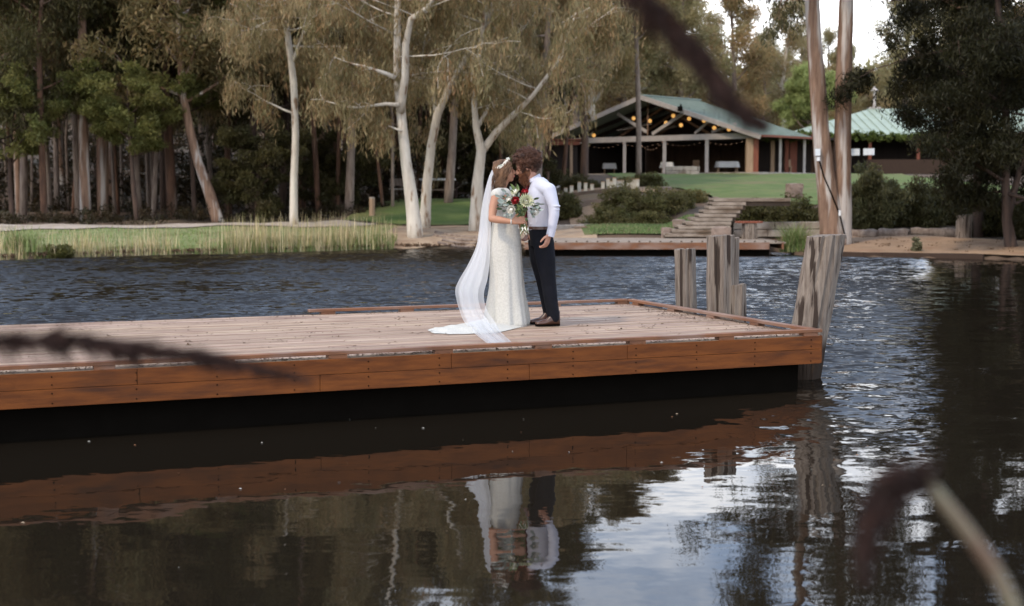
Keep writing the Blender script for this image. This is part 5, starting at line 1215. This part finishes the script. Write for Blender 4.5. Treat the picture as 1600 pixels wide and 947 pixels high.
for s_, sh_ in ((-1, shC), (1, shF)):
    bf.ball(sh_+Vector((.004, 0, .002)), (.066, .058, .066), 20, 12); bf.caps([sh_+Vector((.02, -s_*.03, .02)), q(789, 303, s_*.07), q(793, 312, s_*.06)], [.055, .062, .062], 16)
bf.remesh('lace_sleeves', MAT['lace'], bride, .008, 2)
# scalloped edge of the sleeve
# train lying on the boards
tr_ = Buf(); nu, nv = 30, 14
TL = [PZ(755, 500, DZ), PZ(725, 506, DZ), PZ(700, 510.5, DZ), PZ(682, 513, DZ), PZ(670, 516.5, DZ)]
TR_ = [PZ(815, 512, DZ), PZ(775, 521, DZ), PZ(735, 522.5, DZ), PZ(705, 523, DZ), PZ(676, 521.5, DZ)]
for i in range(nu+1):
    f = i/nu; a, _ = interp_path([tuple(v) for v in TL], f); b_, _ = interp_path([tuple(v) for v in TR_], f)
    for j in range(nv+1):
        u_ = j/nv; p = a*(1-u_)+b_*u_; ed = math.sin(math.pi*u_); p[0] += .02*math.sin(u_*21+i)*(f > .9)
        p[2] = DZ+.006+.050*ed*(1-f*.7)+.010*math.sin(u_*17+f*5)*ed+.008*math.sin(f*22+u_*6)*ed; p[1] += .012*math.sin(f*30)*(1 if j in (0, nv) else 0); tr_.v.append(tuple(p))
for i in range(nu):
    for j in range(nv): k = i*(nv+1)+j; tr_.f.append((k, k+1, k+nv+2, k+nv+1))
tr_.build('train', MAT['lace'], bride, True)
# veil
cols = 26
rowsL = [(771, 262, .10), (764, 276, .06), (756, 305, .06), (751, 335, .05), (748, 362, .05), (744, 385, .03), (732, 412, .0), (718, 436, -.04), (711.5, 452, -.06), (713, 468, -.12), (718, 486, -.2), (725, 503, -.32)]
rowsR = [(778, 258, -.02), (775, 275, -.10), (769, 305, -.12), (767, 335, -.14), (767, 362, -.14), (766, 385, -.15), (765, 412, -.2), (762, 436, -.25), (757, 455, -.3), (757, 470, -.35), (762, 486, -.42), (772, 500, -.5)]
A_ = [tuple(q(a, b_, c_)) for a, b_, c_ in rowsL]+[tuple(PZ(738, 518, DZ+.02)), tuple(PZ(750, 528, DZ+.012)), tuple(PZ(764, 538.5, DZ+.012))]
B_ = [tuple(q(a, b_, c_)) for a, b_, c_ in rowsR]+[tuple(PZ(782, 516, DZ+.03)), tuple(PZ(792, 526, DZ+.014)), tuple(PZ(803, 537, DZ+.012))]
def catmull(P, t_):
    P = np.array(P); n = len(P)-1; s2 = min(t_*n, n-1e-6); i = int(s2); f = s2-i; g_ = lambda k: P[min(max(k, 0), n)]
    p0, p1_, p2_, p3_ = g_(i-1), g_(i), g_(i+1), g_(i+2)
    return .5*((2*p1_)+(-p0+p2_)*f+(2*p0-5*p1_+4*p2_-p3_)*f*f+(-p0+3*p1_-3*p2_+p3_)*f**3)
def veil_sheet(scale_a, scale_b, ph, amp, dyo, name):
    V_ = []; F_ = []; al = []; nr = 90
    for i in range(nr+1):
        f = i/nr; a = catmull(A_, f); b_ = catmull(B_, f); ground = f > .80
        for j in range(cols+1):
            u_ = j/cols; uu = scale_a+(scale_b-scale_a)*u_; p = a*(1-uu)+b_*uu
            k_ = amp*(.35+f*.9)*(1-max(0, (f-.80)/.20)*.85)
            wv = math.sin(uu*8+ph+f*3)+.35*math.sin(uu*17+ph*2-f*5)
            p = p+np.array([.10*k_*math.sin(uu*11+ph), k_*wv, 0]); p[1] += dyo*(1-f)
            if ground: p[2] = max(p[2]+.010*math.sin(uu*18+ph)*1, DZ+.006)
            V_.append(tuple(p)); al.append(min(1, (.93 if f < .32 else .93-.40*min(1, (f-.32)/.3))+.05*math.sin(uu*9+ph+f*3+1.5)+(.12 if u_ < .03 or u_ > .97 else 0)))
    for i in range(nr):
        for j in range(cols): k = i*(cols+1)+j; F_.append((k, k+1, k+cols+2, k+cols+1))
    me = bpy.data.meshes.new(name); me.from_pydata(V_, [], F_); me.update()
    at = me.color_attributes.new('tint', 'FLOAT_COLOR', 'POINT'); at.data.foreach_set('color', np.repeat(np.array(al, np.float32)*.72, 4).reshape(-1, 4)[:, [0, 1, 2, 3]].reshape(-1))
    return link(name, me, MAT['tulle'], bride, True)
veil_sheet(0, 1, 0, .030, 0, 'veil'); veil_sheet(.12, .80, 2.0, .030, .05, 'veil_underlayer')
# hair of the bride : wavy locks over a cap
rh = random.Random(4)
bf = Buf()
bf.ball(HP(-.020, 0, .038), (.101, .086, .088), 20, 14, M=HM); bf.remesh('hair_base', MAT['hair1'], bride, .008, 1)
bf = Buf()
for k in range(430):
    s_ = rh.choice((-1, -1, 1)); xr_ = rh.uniform(-.10, .062)
    root = HP(xr_, s_*.045*rh.random(), .131-rh.random()*.006-2.2*(xr_+.02)**2)
    side = HP(-.02+(xr_+.02)*1.0+rh.uniform(-.015, .015), s_*rh.uniform(.080, .096), rh.uniform(.0, .06)); bot_x = rh.uniform(-.14, -.01)
    low = HP(bot_x, s_*rh.uniform(.05, .088), -.09+rh.uniform(-.03, .03)); end = q(774+rh.uniform(-5, 13), rh.uniform(286, 309), s_*rh.uniform(.03, .13))
    pts = []; P4 = [root, side, low, end]; ph = rh.random()*6
    for j in range(15):
        f = j/14; v = Vector(catmull([tuple(x_) for x_ in P4], f)); am = .012*min(1, f*1.6); v += Vector((math.sin(f*15+ph)*am, math.cos(f*15+ph)*am*.8, 0)); pts.append(v)
    bf.tube(pts, [.0036*(1-.75*(j/14)**3) for j in range(15)], 4)
bf.build('wavy_hair', MAT['hair1'], bride, True)
bf = Buf(); lf = Buf()     # flower crown
for k in range(26):
    a_ = -2.2+k*.13*1.35; p = HP(-.035+.100*math.cos(a_)*.9, .088*math.sin(a_), .098+.028*math.cos(a_*1.0)-.04*abs(math.sin(a_)))
    r_ = rh.uniform(.006, .013)
    for m_ in range(5): an = m_*1.257; bf.ball(p+Vector((math.cos(an)*r_, -.004, math.sin(an)*r_)), (r_*.8, r_*.5, r_*.8), 7, 5)
    d_ = Vector((rh.uniform(-1, 1), rh.uniform(-.5, .5), rh.uniform(-1, 1))).normalized(); lf.ball(p+d_*.014, (.012, .004, .006), 7, 5)
MAT['petalw'] = flat('cream_petals', (0.78, 0.74, 0.64), .7); MAT['sage'] = flat('silvery_sage_leaf', (0.36, 0.42, 0.37), .7)
bf.build('hair_flowers', MAT['petalw'], bride, True); lf.build('hair_leaves', MAT['sage'], bride, True)
# bracelet
bf = Buf(); bf.ball(wrC+Vector((-.008, 0, 0)), (.009, .030, .030), 10, 8); bf.build('bracelet', MAT['satin'], bride, True)

# =============== groom
groom = empty('person', (q(856, 508).x, YG, DZ), 'groom with curly auburn hair and beard in pale shirt, navy trousers and brown shoes', 'person')
bf = Buf(); gh = q(821.8, 261, .0)
GP, GM = head(bf, gh, -1, -.38, 1.04)
bf.caps([GP(-.03, 0, -.04), q(829, 278, 0), q(835, 287, 0), q(839, 294, 0)], [.062, .060, .062, .07], 16)
bf.loft([(q(845, 362).x, YG, q(845, 375).z, .115, .16), (q(844, 355).x, YG, q(844, 355).z, .115, .155), (q(845, 335).x, YG, q(845, 335).z, .115, .165), (q(846, 310).x, YG, q(846, 310).z, .11, .16), (q(845, 297).x, YG, q(845, 297).z, .08, .13), (q(841, 285).x, YG, q(841, 285).z, .05, .06)], 20)
wr = q(859.5, 366, -.27)
bf.caps([q(848, 297, -.15), q(857, 300, -.20), q(865, 330, -.265), wr], [.045, .042, .036, .027], 14)
hand(bf, wr+Vector((-.008, 0, -.004)), (-.30, -.06, -1), (-.75, .35, -.15), (-.6, -.5, 0), 1.06, .62)
wr2 = q(829, 358, .12)
bf.caps([q(848, 292, .17), q(850, 298, .20), q(842, 334, .22), wr2], [.045, .042, .036, .027], 14)
hand(bf, wr2, (-.42, -.25, -1), (-.6, -.4, 0), (0, -.7, .2), 1.02, .5)
hipz_ = q(846, 372).z
L1 = [q(850, 374, -.09), q(857, 436, -.10), q(866, 498, -.10)]; L2 = [q(842, 374, .09), q(849, 436, .10), q(857, 492, .12)]
for lg in (L1, L2): bf.caps(lg, [.085, .055, .040], 14)
bf.remesh('body', MAT['skin2'], groom, .006, 3)
facebits(groom, GP, 1.04, MAT['lips'], MAT['hair2'])
# shirt
bf = Buf()
def T(px0, px1, py, ry, dy=0): a = q(px0, py); b_ = q(px1, py); return ((a.x+b_.x)/2, YG+dy, a.z, (b_.x-a.x)/2, ry)
bf.loft([T(826.5, 862, 360, .170), T(825.5, 863.5, 352, .176), T(824, 866, 340, .184), T(823, 868, 325, .195), T(823, 869, 310, .20), T(825, 867, 298, .195), T(828, 860, 288, .17), T(831, 856, 282, .13), T(833, 849, 277, .075)], 40, 2.3)
bf.caps([q(846, 292, -.13), q(858, 297, -.205), q(865, 322, -.262), q(865.5, 336, -.272), q(863, 352, -.275), q(861, 364.5, -.272)], [.074, .070, .056, .053, .046, .038], 20)
bf.caps([q(846, 292, .13), q(850, 297, .20), q(847, 330, .235), q(838, 348, .19), q(831, 356, .13)], [.076, .070, .058, .046, .038], 20)
# creases
rs = random.Random(9)
for k in range(9):
    f = k/8; c = q(867.5, 322, -.27).lerp(q(861, 362, -.275), f); rr_ = .060-.02*f; tl_ = rs.uniform(-.35, .35); rr_ *= .80; bf.tube([c+Vector((math.cos(a_)*rr_, math.sin(a_)*rr_, math.cos(a_+k)*rr_*tl_)) for a_ in np.linspace(0, 6.283, 13)], .0075, 6)
for k in range(7):
    c = q(rs.uniform(835, 855), rs.uniform(305, 352), -.19+rs.uniform(0, .02)); bf.tube([c+Vector((-.07, .06, rs.uniform(-.03, .03))), c, c+Vector((.07, .06, rs.uniform(-.06, .0)))], .009, 6)
bf.remesh('shirt', MAT['shirt'], groom, .0065, 3)
bf = Buf()   # collar stand and wings, cuff, placket
for (ra_, zz_) in ((.060, .012), (.064, -.001), (.069, -.014)):
    bf.tube([q(833.5, 280, 0)+Vector((math.cos(a_)*ra_, math.sin(a_)*ra_*1.05, .034*math.cos(a_)+zz_)) for a_ in np.linspace(0, 6.283, 21)], .0105, 6)
for s_ in (-1, 1):
    a = q(833, 276.5, s_*.062); bf.add([a, q(826, 283, s_*.02), q(829.5, 293.5, s_*.075), q(835.5, 285, s_*.088), a+Vector((.01, 0, -.01)), q(827, 284, s_*.018), q(830, 293, s_*.07), q(836, 285, s_*.08)], [(0, 1, 2, 3), (7, 6, 5, 4), (0, 4, 5, 1), (1, 5, 6, 2), (2, 6, 7, 3), (3, 7, 4, 0)])
bf.build('collar', MAT['shirt'], groom, True)
bf = Buf(); c0 = q(861.8, 359, -.273); c1 = q(859.3, 369.5, -.272); bf.tube([c0, c1], [.043, .041], 16); bf.build('cuff', MAT['shirt'], groom)
# tie
bf = Buf(); pts = [q(826.5, 287, -.01), q(825.5, 293, -.012), q(824, 304, -.012), q(822.5, 320, -.01), q(823, 340, -.01)]
for i, w_ in enumerate((.022, .016, .026, .034, .040)): pass
V_ = []
for p, w_ in zip(pts, (.026, .018, .028, .036, .042)): V_ += [p+Vector((-.012, -w_-.02, 0)), p+Vector((-.030, 0, 0)), p+Vector((-.012, w_-.02, 0)), p+Vector((.012, 0, 0))]
bf.add(V_, [(i*4+j, i*4+(j+1) % 4, i*4+4+(j+1) % 4, i*4+4+j) for i in range(4) for j in range(4)]+[(0, 3, 2, 1), (16, 17, 18, 19)])
bf.build('tie', MAT['tie'], groom)
# trousers
bf = Buf()
bf.loft([T(829, 862, 384, .165), T(827.5, 863.5, 372, .178), T(826.5, 863, 362, .176), T(827, 862.5, 355.5, .172)], 32, 2.4)
bf.caps([q(849, 378, -.085), q(852.5, 405, -.095), q(856.5, 436, -.10), q(861, 470, -.10), q(865.5, 498, -.10)], [.108, .100, .078, .068, .063], 20)
bf.caps([q(841, 378, .085), q(843, 405, .095), q(849, 436, .10), q(854, 466, .11), q(858.5, 492, .12)], [.105, .098, .078, .066, .060], 20)
for (px, py, dy, r_) in ((865.5, 495, -.10, .062), (865.3, 488, -.10, .063), (857.5, 488, .12, .059)):
    bf.ball(q(px, py, dy), (r_, r_, .012), 16, 6)
bf.remesh('trousers', MAT['navy'], groom, .007, 3)
bf = Buf(); r1 = T(826, 863.3, 353.5, .178); r2 = T(825.8, 863.4, 358, .180); bf.loft([r2, r1], 40, 2.4, cap=True); bf.build('belt', MAT['leather'], groom)
bf = Buf(); bf.box(q(825.5, 356, 0), (.012, .05, .035)); bf.build('belt_buckle', flat('steel_buckle', (.4, .38, .35), .3, metal=1), groom)
def shoe(heel, toe, y, z=0):
    bf = Buf(); so = Buf(); L_ = (toe.x-heel.x); n = 12; rings = []
    for k in range(n+1):
        f = k/n; x_ = heel.x+L_*f; w_ = .036+.012*math.sin(min(1, f*1.25)*3.0)+.004*(f > .5); w_ *= (1 if f < .8 else max(.25, math.sqrt(max(0, 1-((f-.8)/.215)**2)))); w_ *= (1 if f > .08 else .75)
        h_ = .082*(1-sstep(.25, .62, f))+.048+(-.022*sstep(.6, 1, f)); yy_ = y+(toe.y-heel.y)*f
        ring = []
        for j in range(12):
            a_ = math.pi*j/11; ring.append((x_, yy_+math.cos(a_)*w_, DZ+.024+float(h_)*math.sin(a_)**.8))
        rings.append(ring)
    vs = [v for r_ in rings for v in r_]; fs_ = [(i*12+j, i*12+(j+1) % 12, i*12+12+(j+1) % 12, i*12+12+j) for i in range(n) for j in range(12)]
    bf.add(vs, fs_+[tuple(range(12))[::-1], tuple(n*12+j for j in range(12))]); up = bf.build('shoe', MAT['leather'], groom, True)
    vs = []
    for r_ in rings: cx, cyy = r_[0][0], (r_[0][1]+r_[11][1])/2; w_ = abs(r_[0][1]-r_[11][1])/2+.004; vs += [(cx, cyy+w_, DZ+.026), (cx, cyy-w_, DZ+.026), (cx, cyy-w_, DZ+.008), (cx, cyy+w_, DZ+.008)]
    so.add(vs, [(i*4+j, i*4+(j+1) % 4, i*4+4+(j+1) % 4, i*4+4+j) for i in range(n) for j in range(4)]+[(0, 3, 2, 1), (n*4, n*4+1, n*4+2, n*4+3)])
    so.build('sole', MAT['black'], up)
    lc = Buf()
    for f in (.42, .50, .58): x_ = heel.x+L_*f; zz = DZ+.024+float(.082*(1-sstep(.25, .62, f))+.048)+.002; yy_ = y+(toe.y-heel.y)*f; lc.tube([(x_, yy_-.02, zz-.012), (x_, yy_, zz), (x_, yy_+.02, zz-.012)], .003, 5)
    lc.build('laces', MAT['black'], up)
def qz(px, dy): return PY(px, 505, YG+dy)
h1 = Vector((qz(875, -.10).x, YG-.10, 0)); t1_ = Vector((qz(836, -.13).x, YG-.15, 0)); shoe(h1, t1_, YG-.10)
h2 = Vector((qz(866, .12).x, YG+.12, 0)); t2_ = Vector((qz(826.5, .08).x, YG+.06, 0)); shoe(h2, t2_, YG+.12)
# curly hair + beard
bf = Buf(); bf.ball(GP(-.035, 0, .050), (.115*1.02, .10, .098), 20, 14, M=GM); bf.ball(GP(-.062, 0, -.03), (.06, .075, .065), 16, 10, M=GM); bf.remesh('hair_base', MAT['hair2'], groom, .009, 1)
bf = Buf(); rh = random.Random(8)
def curl(bf, c, nrm, r_, turns, ln, th):
    nrm = nrm.normalized(); a = nrm.orthogonal().normalized(); b_ = nrm.cross(a); ph = rh.random()*6.28; pts = []; m_ = int(turns*7)
    for j in range(m_+1):
        f = j/m_; an = ph+f*turns*6.283; pts.append(c+nrm*ln*f+(a*math.cos(an)+b_*math.sin(an))*r_*(1-.3*f))
    bf.tube(pts, th, 4, cap=False)
cen = GP(-.035, 0, .052)
for k in range(1150):
    d = Vector((rh.gauss(0, 1), rh.gauss(0, 1), rh.gauss(0, 1))).normalized(); loc = GM.inverted() @ d    # local: +x is behind (faces -x)
    if loc.x < -.70 and loc.z < .15: continue
    if loc.z < -.80 and loc.x < .1: continue
    lump = 1+.10*math.sin(d.x*9+1)*math.cos(d.z*8+d.y*5)
    rad = Vector((.132, .114, .114)); p = cen+GM @ Vector((loc.x*rad.x, loc.y*rad.y, loc.z*rad.z))*lump*rh.uniform(.88, 1.04)
    curl(bf, p, d+Vector((rh.uniform(-.6, .6), rh.uniform(-.6, .6), rh.uniform(-.6, .6))), rh.uniform(.007, .013), rh.uniform(1.3, 2.4), rh.uniform(.015, .040), .0026)
bf.build('curly_hair', MAT['hair2'], groom, True)
bf = Buf()
bf.ball(GP(.038, 0, -.088), (.058, .058, .052), 16, 10, M=GM)
for s_ in (-1, 1): bf.ball(GP(.010, s_*.048, -.055), (.040, .022, .050), 12, 8, M=GM)
bf.ball(GP(.080, 0, -.052), (.018, .034, .012), 12, 8, M=GM)
bf.remesh('beard_base', MAT['beard'], groom, .007, 1)
bf = Buf()
for k in range(430):
    a_ = rh.uniform(-1.5, 1.5); z_ = rh.uniform(-.155, -.035); rx = .090*(1-.35*max(0, (-z_-.09)/.07)); p = GP(.012+rx*math.cos(a_)*.92, .066*math.sin(a_), z_)
    if z_ > -.07 and abs(a_) < .5: continue
    curl(bf, p, Vector((-.3*math.cos(a_), math.sin(a_)*.5, -1)), rh.uniform(.004, .008), rh.uniform(.6, 1.4), rh.uniform(.015, .038), .0022)
bf.build('beard', MAT['beard'], groom, True)

# =============== bouquet
bc = q(815, 320, -.36)
bq = empty('bouquet', bc, 'wild bouquet with cream protea, red and white roses and grey leaves, held by the bride', 'bouquet')
def qb(px, py, dy=0): return q(px, py, -.36+dy)
MAT['protea'] = flat('creamy_yellow_bracts', (0.70, 0.70, 0.48), .6); MAT['redpetal'] = flat('deep_red_petals', (0.35, 0.012, 0.018), .6); MAT['stemg'] = flat('green_stems', (0.16, 0.22, 0.08), .7)
MAT['dleaf'] = flat('dark_green_leaf', (0.055, 0.085, 0.035), .6)
def petal(bf, c, d, up, L_, W_, cup=.25):
    d = Vector(d).normalized(); s_ = d.cross(Vector(up)).normalized(); u_ = s_.cross(d).normalized(); vs = []; c = Vector(c)
    for f, w_ in ((0, .35), (.35, .9), (.7, 1), (1, .12)):
        o_ = c+d*L_*f+u_*cup*L_*f*f; vs += [o_-s_*W_*w_/2, o_+u_*(-.12*W_), o_+s_*W_*w_/2]
    bf.add(vs, [(i*3+j, i*3+j+1, i*3+j+4, i*3+j+3) for i in range(3) for j in range(2)])
def protea(c, face, r_):
    bf = Buf(); face = Vector(face).normalized(); a = face.orthogonal().normalized(); b_ = face.cross(a)
    for ring, (n, op, L_) in enumerate(((12, .25, .75), (17, .6, .95), (20, .95, 1.05))):
        for k in range(n):
            an = 6.283*k/n+ring*.3; rad = a*math.cos(an)+b_*math.sin(an); petal(bf, c+rad*.012, face*math.cos(op)+rad*math.sin(op), face, r_*L_, r_*.17, .22)
    o = bf.build('protea', MAT['protea'], bq, True); k_ = Buf(); k_.ball(c+face*.02, (.024, .024, .030), 12, 8); k_.build('flower_centre', MAT['petalw'], o, True)
protea(qb(821.5, 316, -.06), (.12, -1, .35), .090)
protea(qb(806, 302, -.02), (-.5, -.8, .8), .05)
def rose(c, face, r_, mat, nm='rose'):
    bf = Buf(); face = Vector(face).normalized(); a = face.orthogonal().normalized(); b_ = face.cross(a); bf.ball(c, r_*.5, 10, 7)
    for ring, (n, rr_) in enumerate(((3, .35), (5, .6), (6, .85))):
        for k in range(n):
            an = 6.283*k/n+ring*.6; rad = a*math.cos(an)+b_*math.sin(an); petal(bf, c+rad*r_*rr_*.6-face*r_*.35, face*(1.1-.3*ring)+rad*.55, -rad, r_*1.05, r_*1.05, .12)
    bf.build(nm, MAT[mat], bq, True)
rose(qb(805.5, 313.5, -.07), (-.2, -1, .3), .034, 'redpetal'); rose(qb(820, 300, .0), (.1, -.8, .7), .030, 'redpetal'); rose(qb(813, 305, 0), (0, -.8, .6), .02, 'redpetal')
rose(qb(799, 327.5, -.08), (-.3, -1, .1), .037, 'petalw'); rose(qb(796, 312, -.02), (-.6, -.8, .4), .030, 'petalw'); rose(qb(836, 331, -.03), (.6, -.8, .1), .036, 'petalw'); rose(qb(803, 306, .02), (-.3, -.7, .8), .028, 'petalw')
rose(qb(790, 319, 0), (-.8, -.7, .2), .024, 'petalw'); rose(qb(833, 320, 0), (.7, -.7, .3), .022, 'petalw')
rb = random.Random(12)
def foliage(n, cx, cy, sx, sy, mat, L_, W_, nm, dirf):
    bf = Buf()
    for k in range(n):
        px = rb.gauss(cx, sx); py = rb.gauss(cy, sy); c = qb(px, py, rb.uniform(-.06, .06)); d = dirf(px, py)+Vector((rb.uniform(-.5, .5), rb.uniform(-.7, .3), rb.uniform(-.5, .5)))
        petal(bf, c, d, (rb.uniform(-1, 1), -1, rb.uniform(-1, 1)), L_*rb.uniform(.6, 1.3), W_*rb.uniform(.7, 1.2), .15)
    bf.build(nm, MAT[mat], bq, True)
rad_ = lambda px, py: Vector(((px-815)*.08, -.3, -(py-324)*.08))
foliage(70, 813, 320, 11, 6, 'dleaf', .06, .022, 'dark_leaves', rad_); foliage(32, 795, 317, 6, 7, 'sage', .05, .026, 'sage_leaves', rad_); foliage(22, 834, 325, 4, 6, 'sage', .05, .03, 'sage_leaves', rad_)
foliage(7, 795, 334, 3, 2, 'sage', .04, .018, 'sage_leaves', lambda a, b_: Vector((-.3, 0, -.8))); foliage(12, 804, 299, 4, 3, 'stemg', .055, .02, 'young_leaves', lambda a, b_: Vector((-.4, -.1, .9)))
bf = Buf()
for k in range(16):
    t_ = qb(812+rb.uniform(-9, 12), 328, rb.uniform(-.03, .04)); m_ = qb(817+rb.uniform(-2.5, 2.5), 345, .08+rb.uniform(-.012, .012)); e2 = qb(819+rb.uniform(-7, 7), rb.uniform(358, 370), .08+rb.uniform(-.03, .03)); bf.tube([t_, m_, e2], .0042, 5)
bf.build('stems', MAT['stemg'], bq)
foliage(14, 818, 358, 5, 5, 'petalw', .04, .008, 'trailing_sprigs', lambda a, b_: Vector((.1, 0, -1))); 
bf = Buf(); bf.tube([qb(816.2, 340, .078), qb(817.3, 349, .08)], .021, 12); bf.build('ribbon_wrap', MAT['tanwood'], bq, True)
# ------------------------------------------------------------------ foreground reeds on the near bank (far out of focus)
def nearreed(name, path, Y, stem_r, plume_from, plume_len, plume_w, label, seed, npl=900, pal=None, taper=True):
    """path in photo pixels at distance Y, first point = foot of the stem side"""
    pts = [Vector(PY(a, b_, Y+(c_ if c_ else 0))) for a, b_, c_ in path]
    foot = pts[0]; root = empty(name, foot, label, 'reed')
    P = np.array([tuple(p) for p in pts]); n = 40; C = [Vector(catmull(P, k/n)) for k in range(n+1)]
    bf = Buf(); bf.tube(C, [stem_r*(1-.65*k/n) for k in range(n+1)], 8); bf.build('stem', MAT['reedstem'], root, True)
    rg_ = np.random.default_rng(seed); V_ = []; col = []
    pal = pal or [(.030, .016, .013), (.055, .028, .022), (.02, .012, .01)]
    tuftc = plume_from+(1-plume_from)*np.sort(rg_.random(46))
    for _ in range(npl):
        f = min(.995, max(plume_from, tuftc[rg_.integers(0, 46)]+rg_.normal()*.006)) if rg_.random() < .7 else plume_from+(1-plume_from)*rg_.random(); c = np.array(tuple(catmull(P, f))); c2 = np.array(tuple(catmull(P, min(1, f+.02))))
        d = unit(c2-c+1e-9); r_ = rg_.normal(size=3); r_ = unit(r_-d*r_.dot(d)); g_ = (f-plume_from)/(1-plume_from); wd = plume_w*(.10+.90*math.sin(math.pi*min(1, .15+g_*.83)))*(.75+.30*math.sin(f*47+seed)+.25*math.sin(f*113))
        dv_ = unit(d*.9+r_*1.1*rg_.random()+np.array([0, 0, -.5])); o_ = c+r_*wd*rg_.random()*.8; L_ = plume_len*(.4+.9*rg_.random()+(1.3 if rg_.random() < .12 else 0))*(1-.72*g_); s2 = unit(np.cross(dv_, rg_.normal(size=3)))*.0019
        V_.append([o_-s2, o_+s2, o_+dv_*L_+s2*.3, o_+dv_*L_-s2*.3]); col.append(np.array(pal[rg_.integers(0, len(pal))])*(.7+.6*rg_.random()))
    link('plume', quads_mesh('plume', np.array(V_), np.array(col)), MAT['plume'], root); return root
MAT['reedstem'] = M_('dry_reed_stem', (0.19, 0.19, 0.13), (0.13, 0.08, 0.055), 9, rough=.7)
MAT['palestem'] = MAT['reedstem']
Y = 2.1
# top: plume hanging in from above the frame
nearreed('drooping_reed', [(560, 1900, -.4), (640, 1200, -.3), (700, 400, -.15), (760, -160, 0), (860, -170, 0), (960, -50, 0), (1030, 22, 0), (1090, 85, 0), (1135, 150, 0), (1165, 178, 0), (1190, 192, 0)][3:], Y, .003, .28, .026, .015, 'dark feathery reed plume drooping in from the top of the view', 1, 8000)
nearreed('drooping_reed', [(-700, 900, 0), (-520, 640, 0), (-300, 500, 0), (-120, 512, 0), (0, 529, 0), (120, 530, 0), (200, 543, 0), (300, 553, 0), (390, 572, 0), (480, 592, 0)], Y, .003, .40, .024, .011, 'dark feathery reed plume reaching across the deck boards from the left edge', 2, 5500)
nearreed('drooping_reed', [(1700, 1500, 0), (1640, 1150, 0), (1598, 990, 0), (1562, 905, 0), (1512, 832, 0), (1472, 782, 0), (1445, 750, 0), (1415, 745, 0), (1384, 768, 0), (1362, 812, 0), (1352, 862, 0), (1350, 905, 0)], 1.6, .0115, .50, .026, .013, 'pale stemmed reed with a bent dark head at the bottom right corner', 3, 4200)
# floating specks
rg_ = np.random.default_rng(5); n = 46; X = -3.2+rg_.random(n)*6.5; Yy = 7.0+rg_.random(n)*5.0; V_ = []; col = []
for i in range(n):
    p = np.array([X[i], Yy[i], .004]); a_ = rg_.random()*6.3; l = .006+.010*rg_.random(); d = np.array([math.cos(a_), math.sin(a_), .0])*l; e2 = np.array([-math.sin(a_), math.cos(a_), 0])*l*.4; up_ = np.array([0, 0, .004])
    V_.append([p-d, p-e2+up_, p+d, p+e2]); col.append([(.5, .48, .42), (.25, .12, .06), (.4, .3, .2)][rg_.integers(0, 3)])
tag(link('floating_petals', quads_mesh('floating_petals', np.array(V_), np.array(col)), MAT['plume']), 'tiny petals and leaf scraps floating on the dark water', 'debris', kind='stuff')
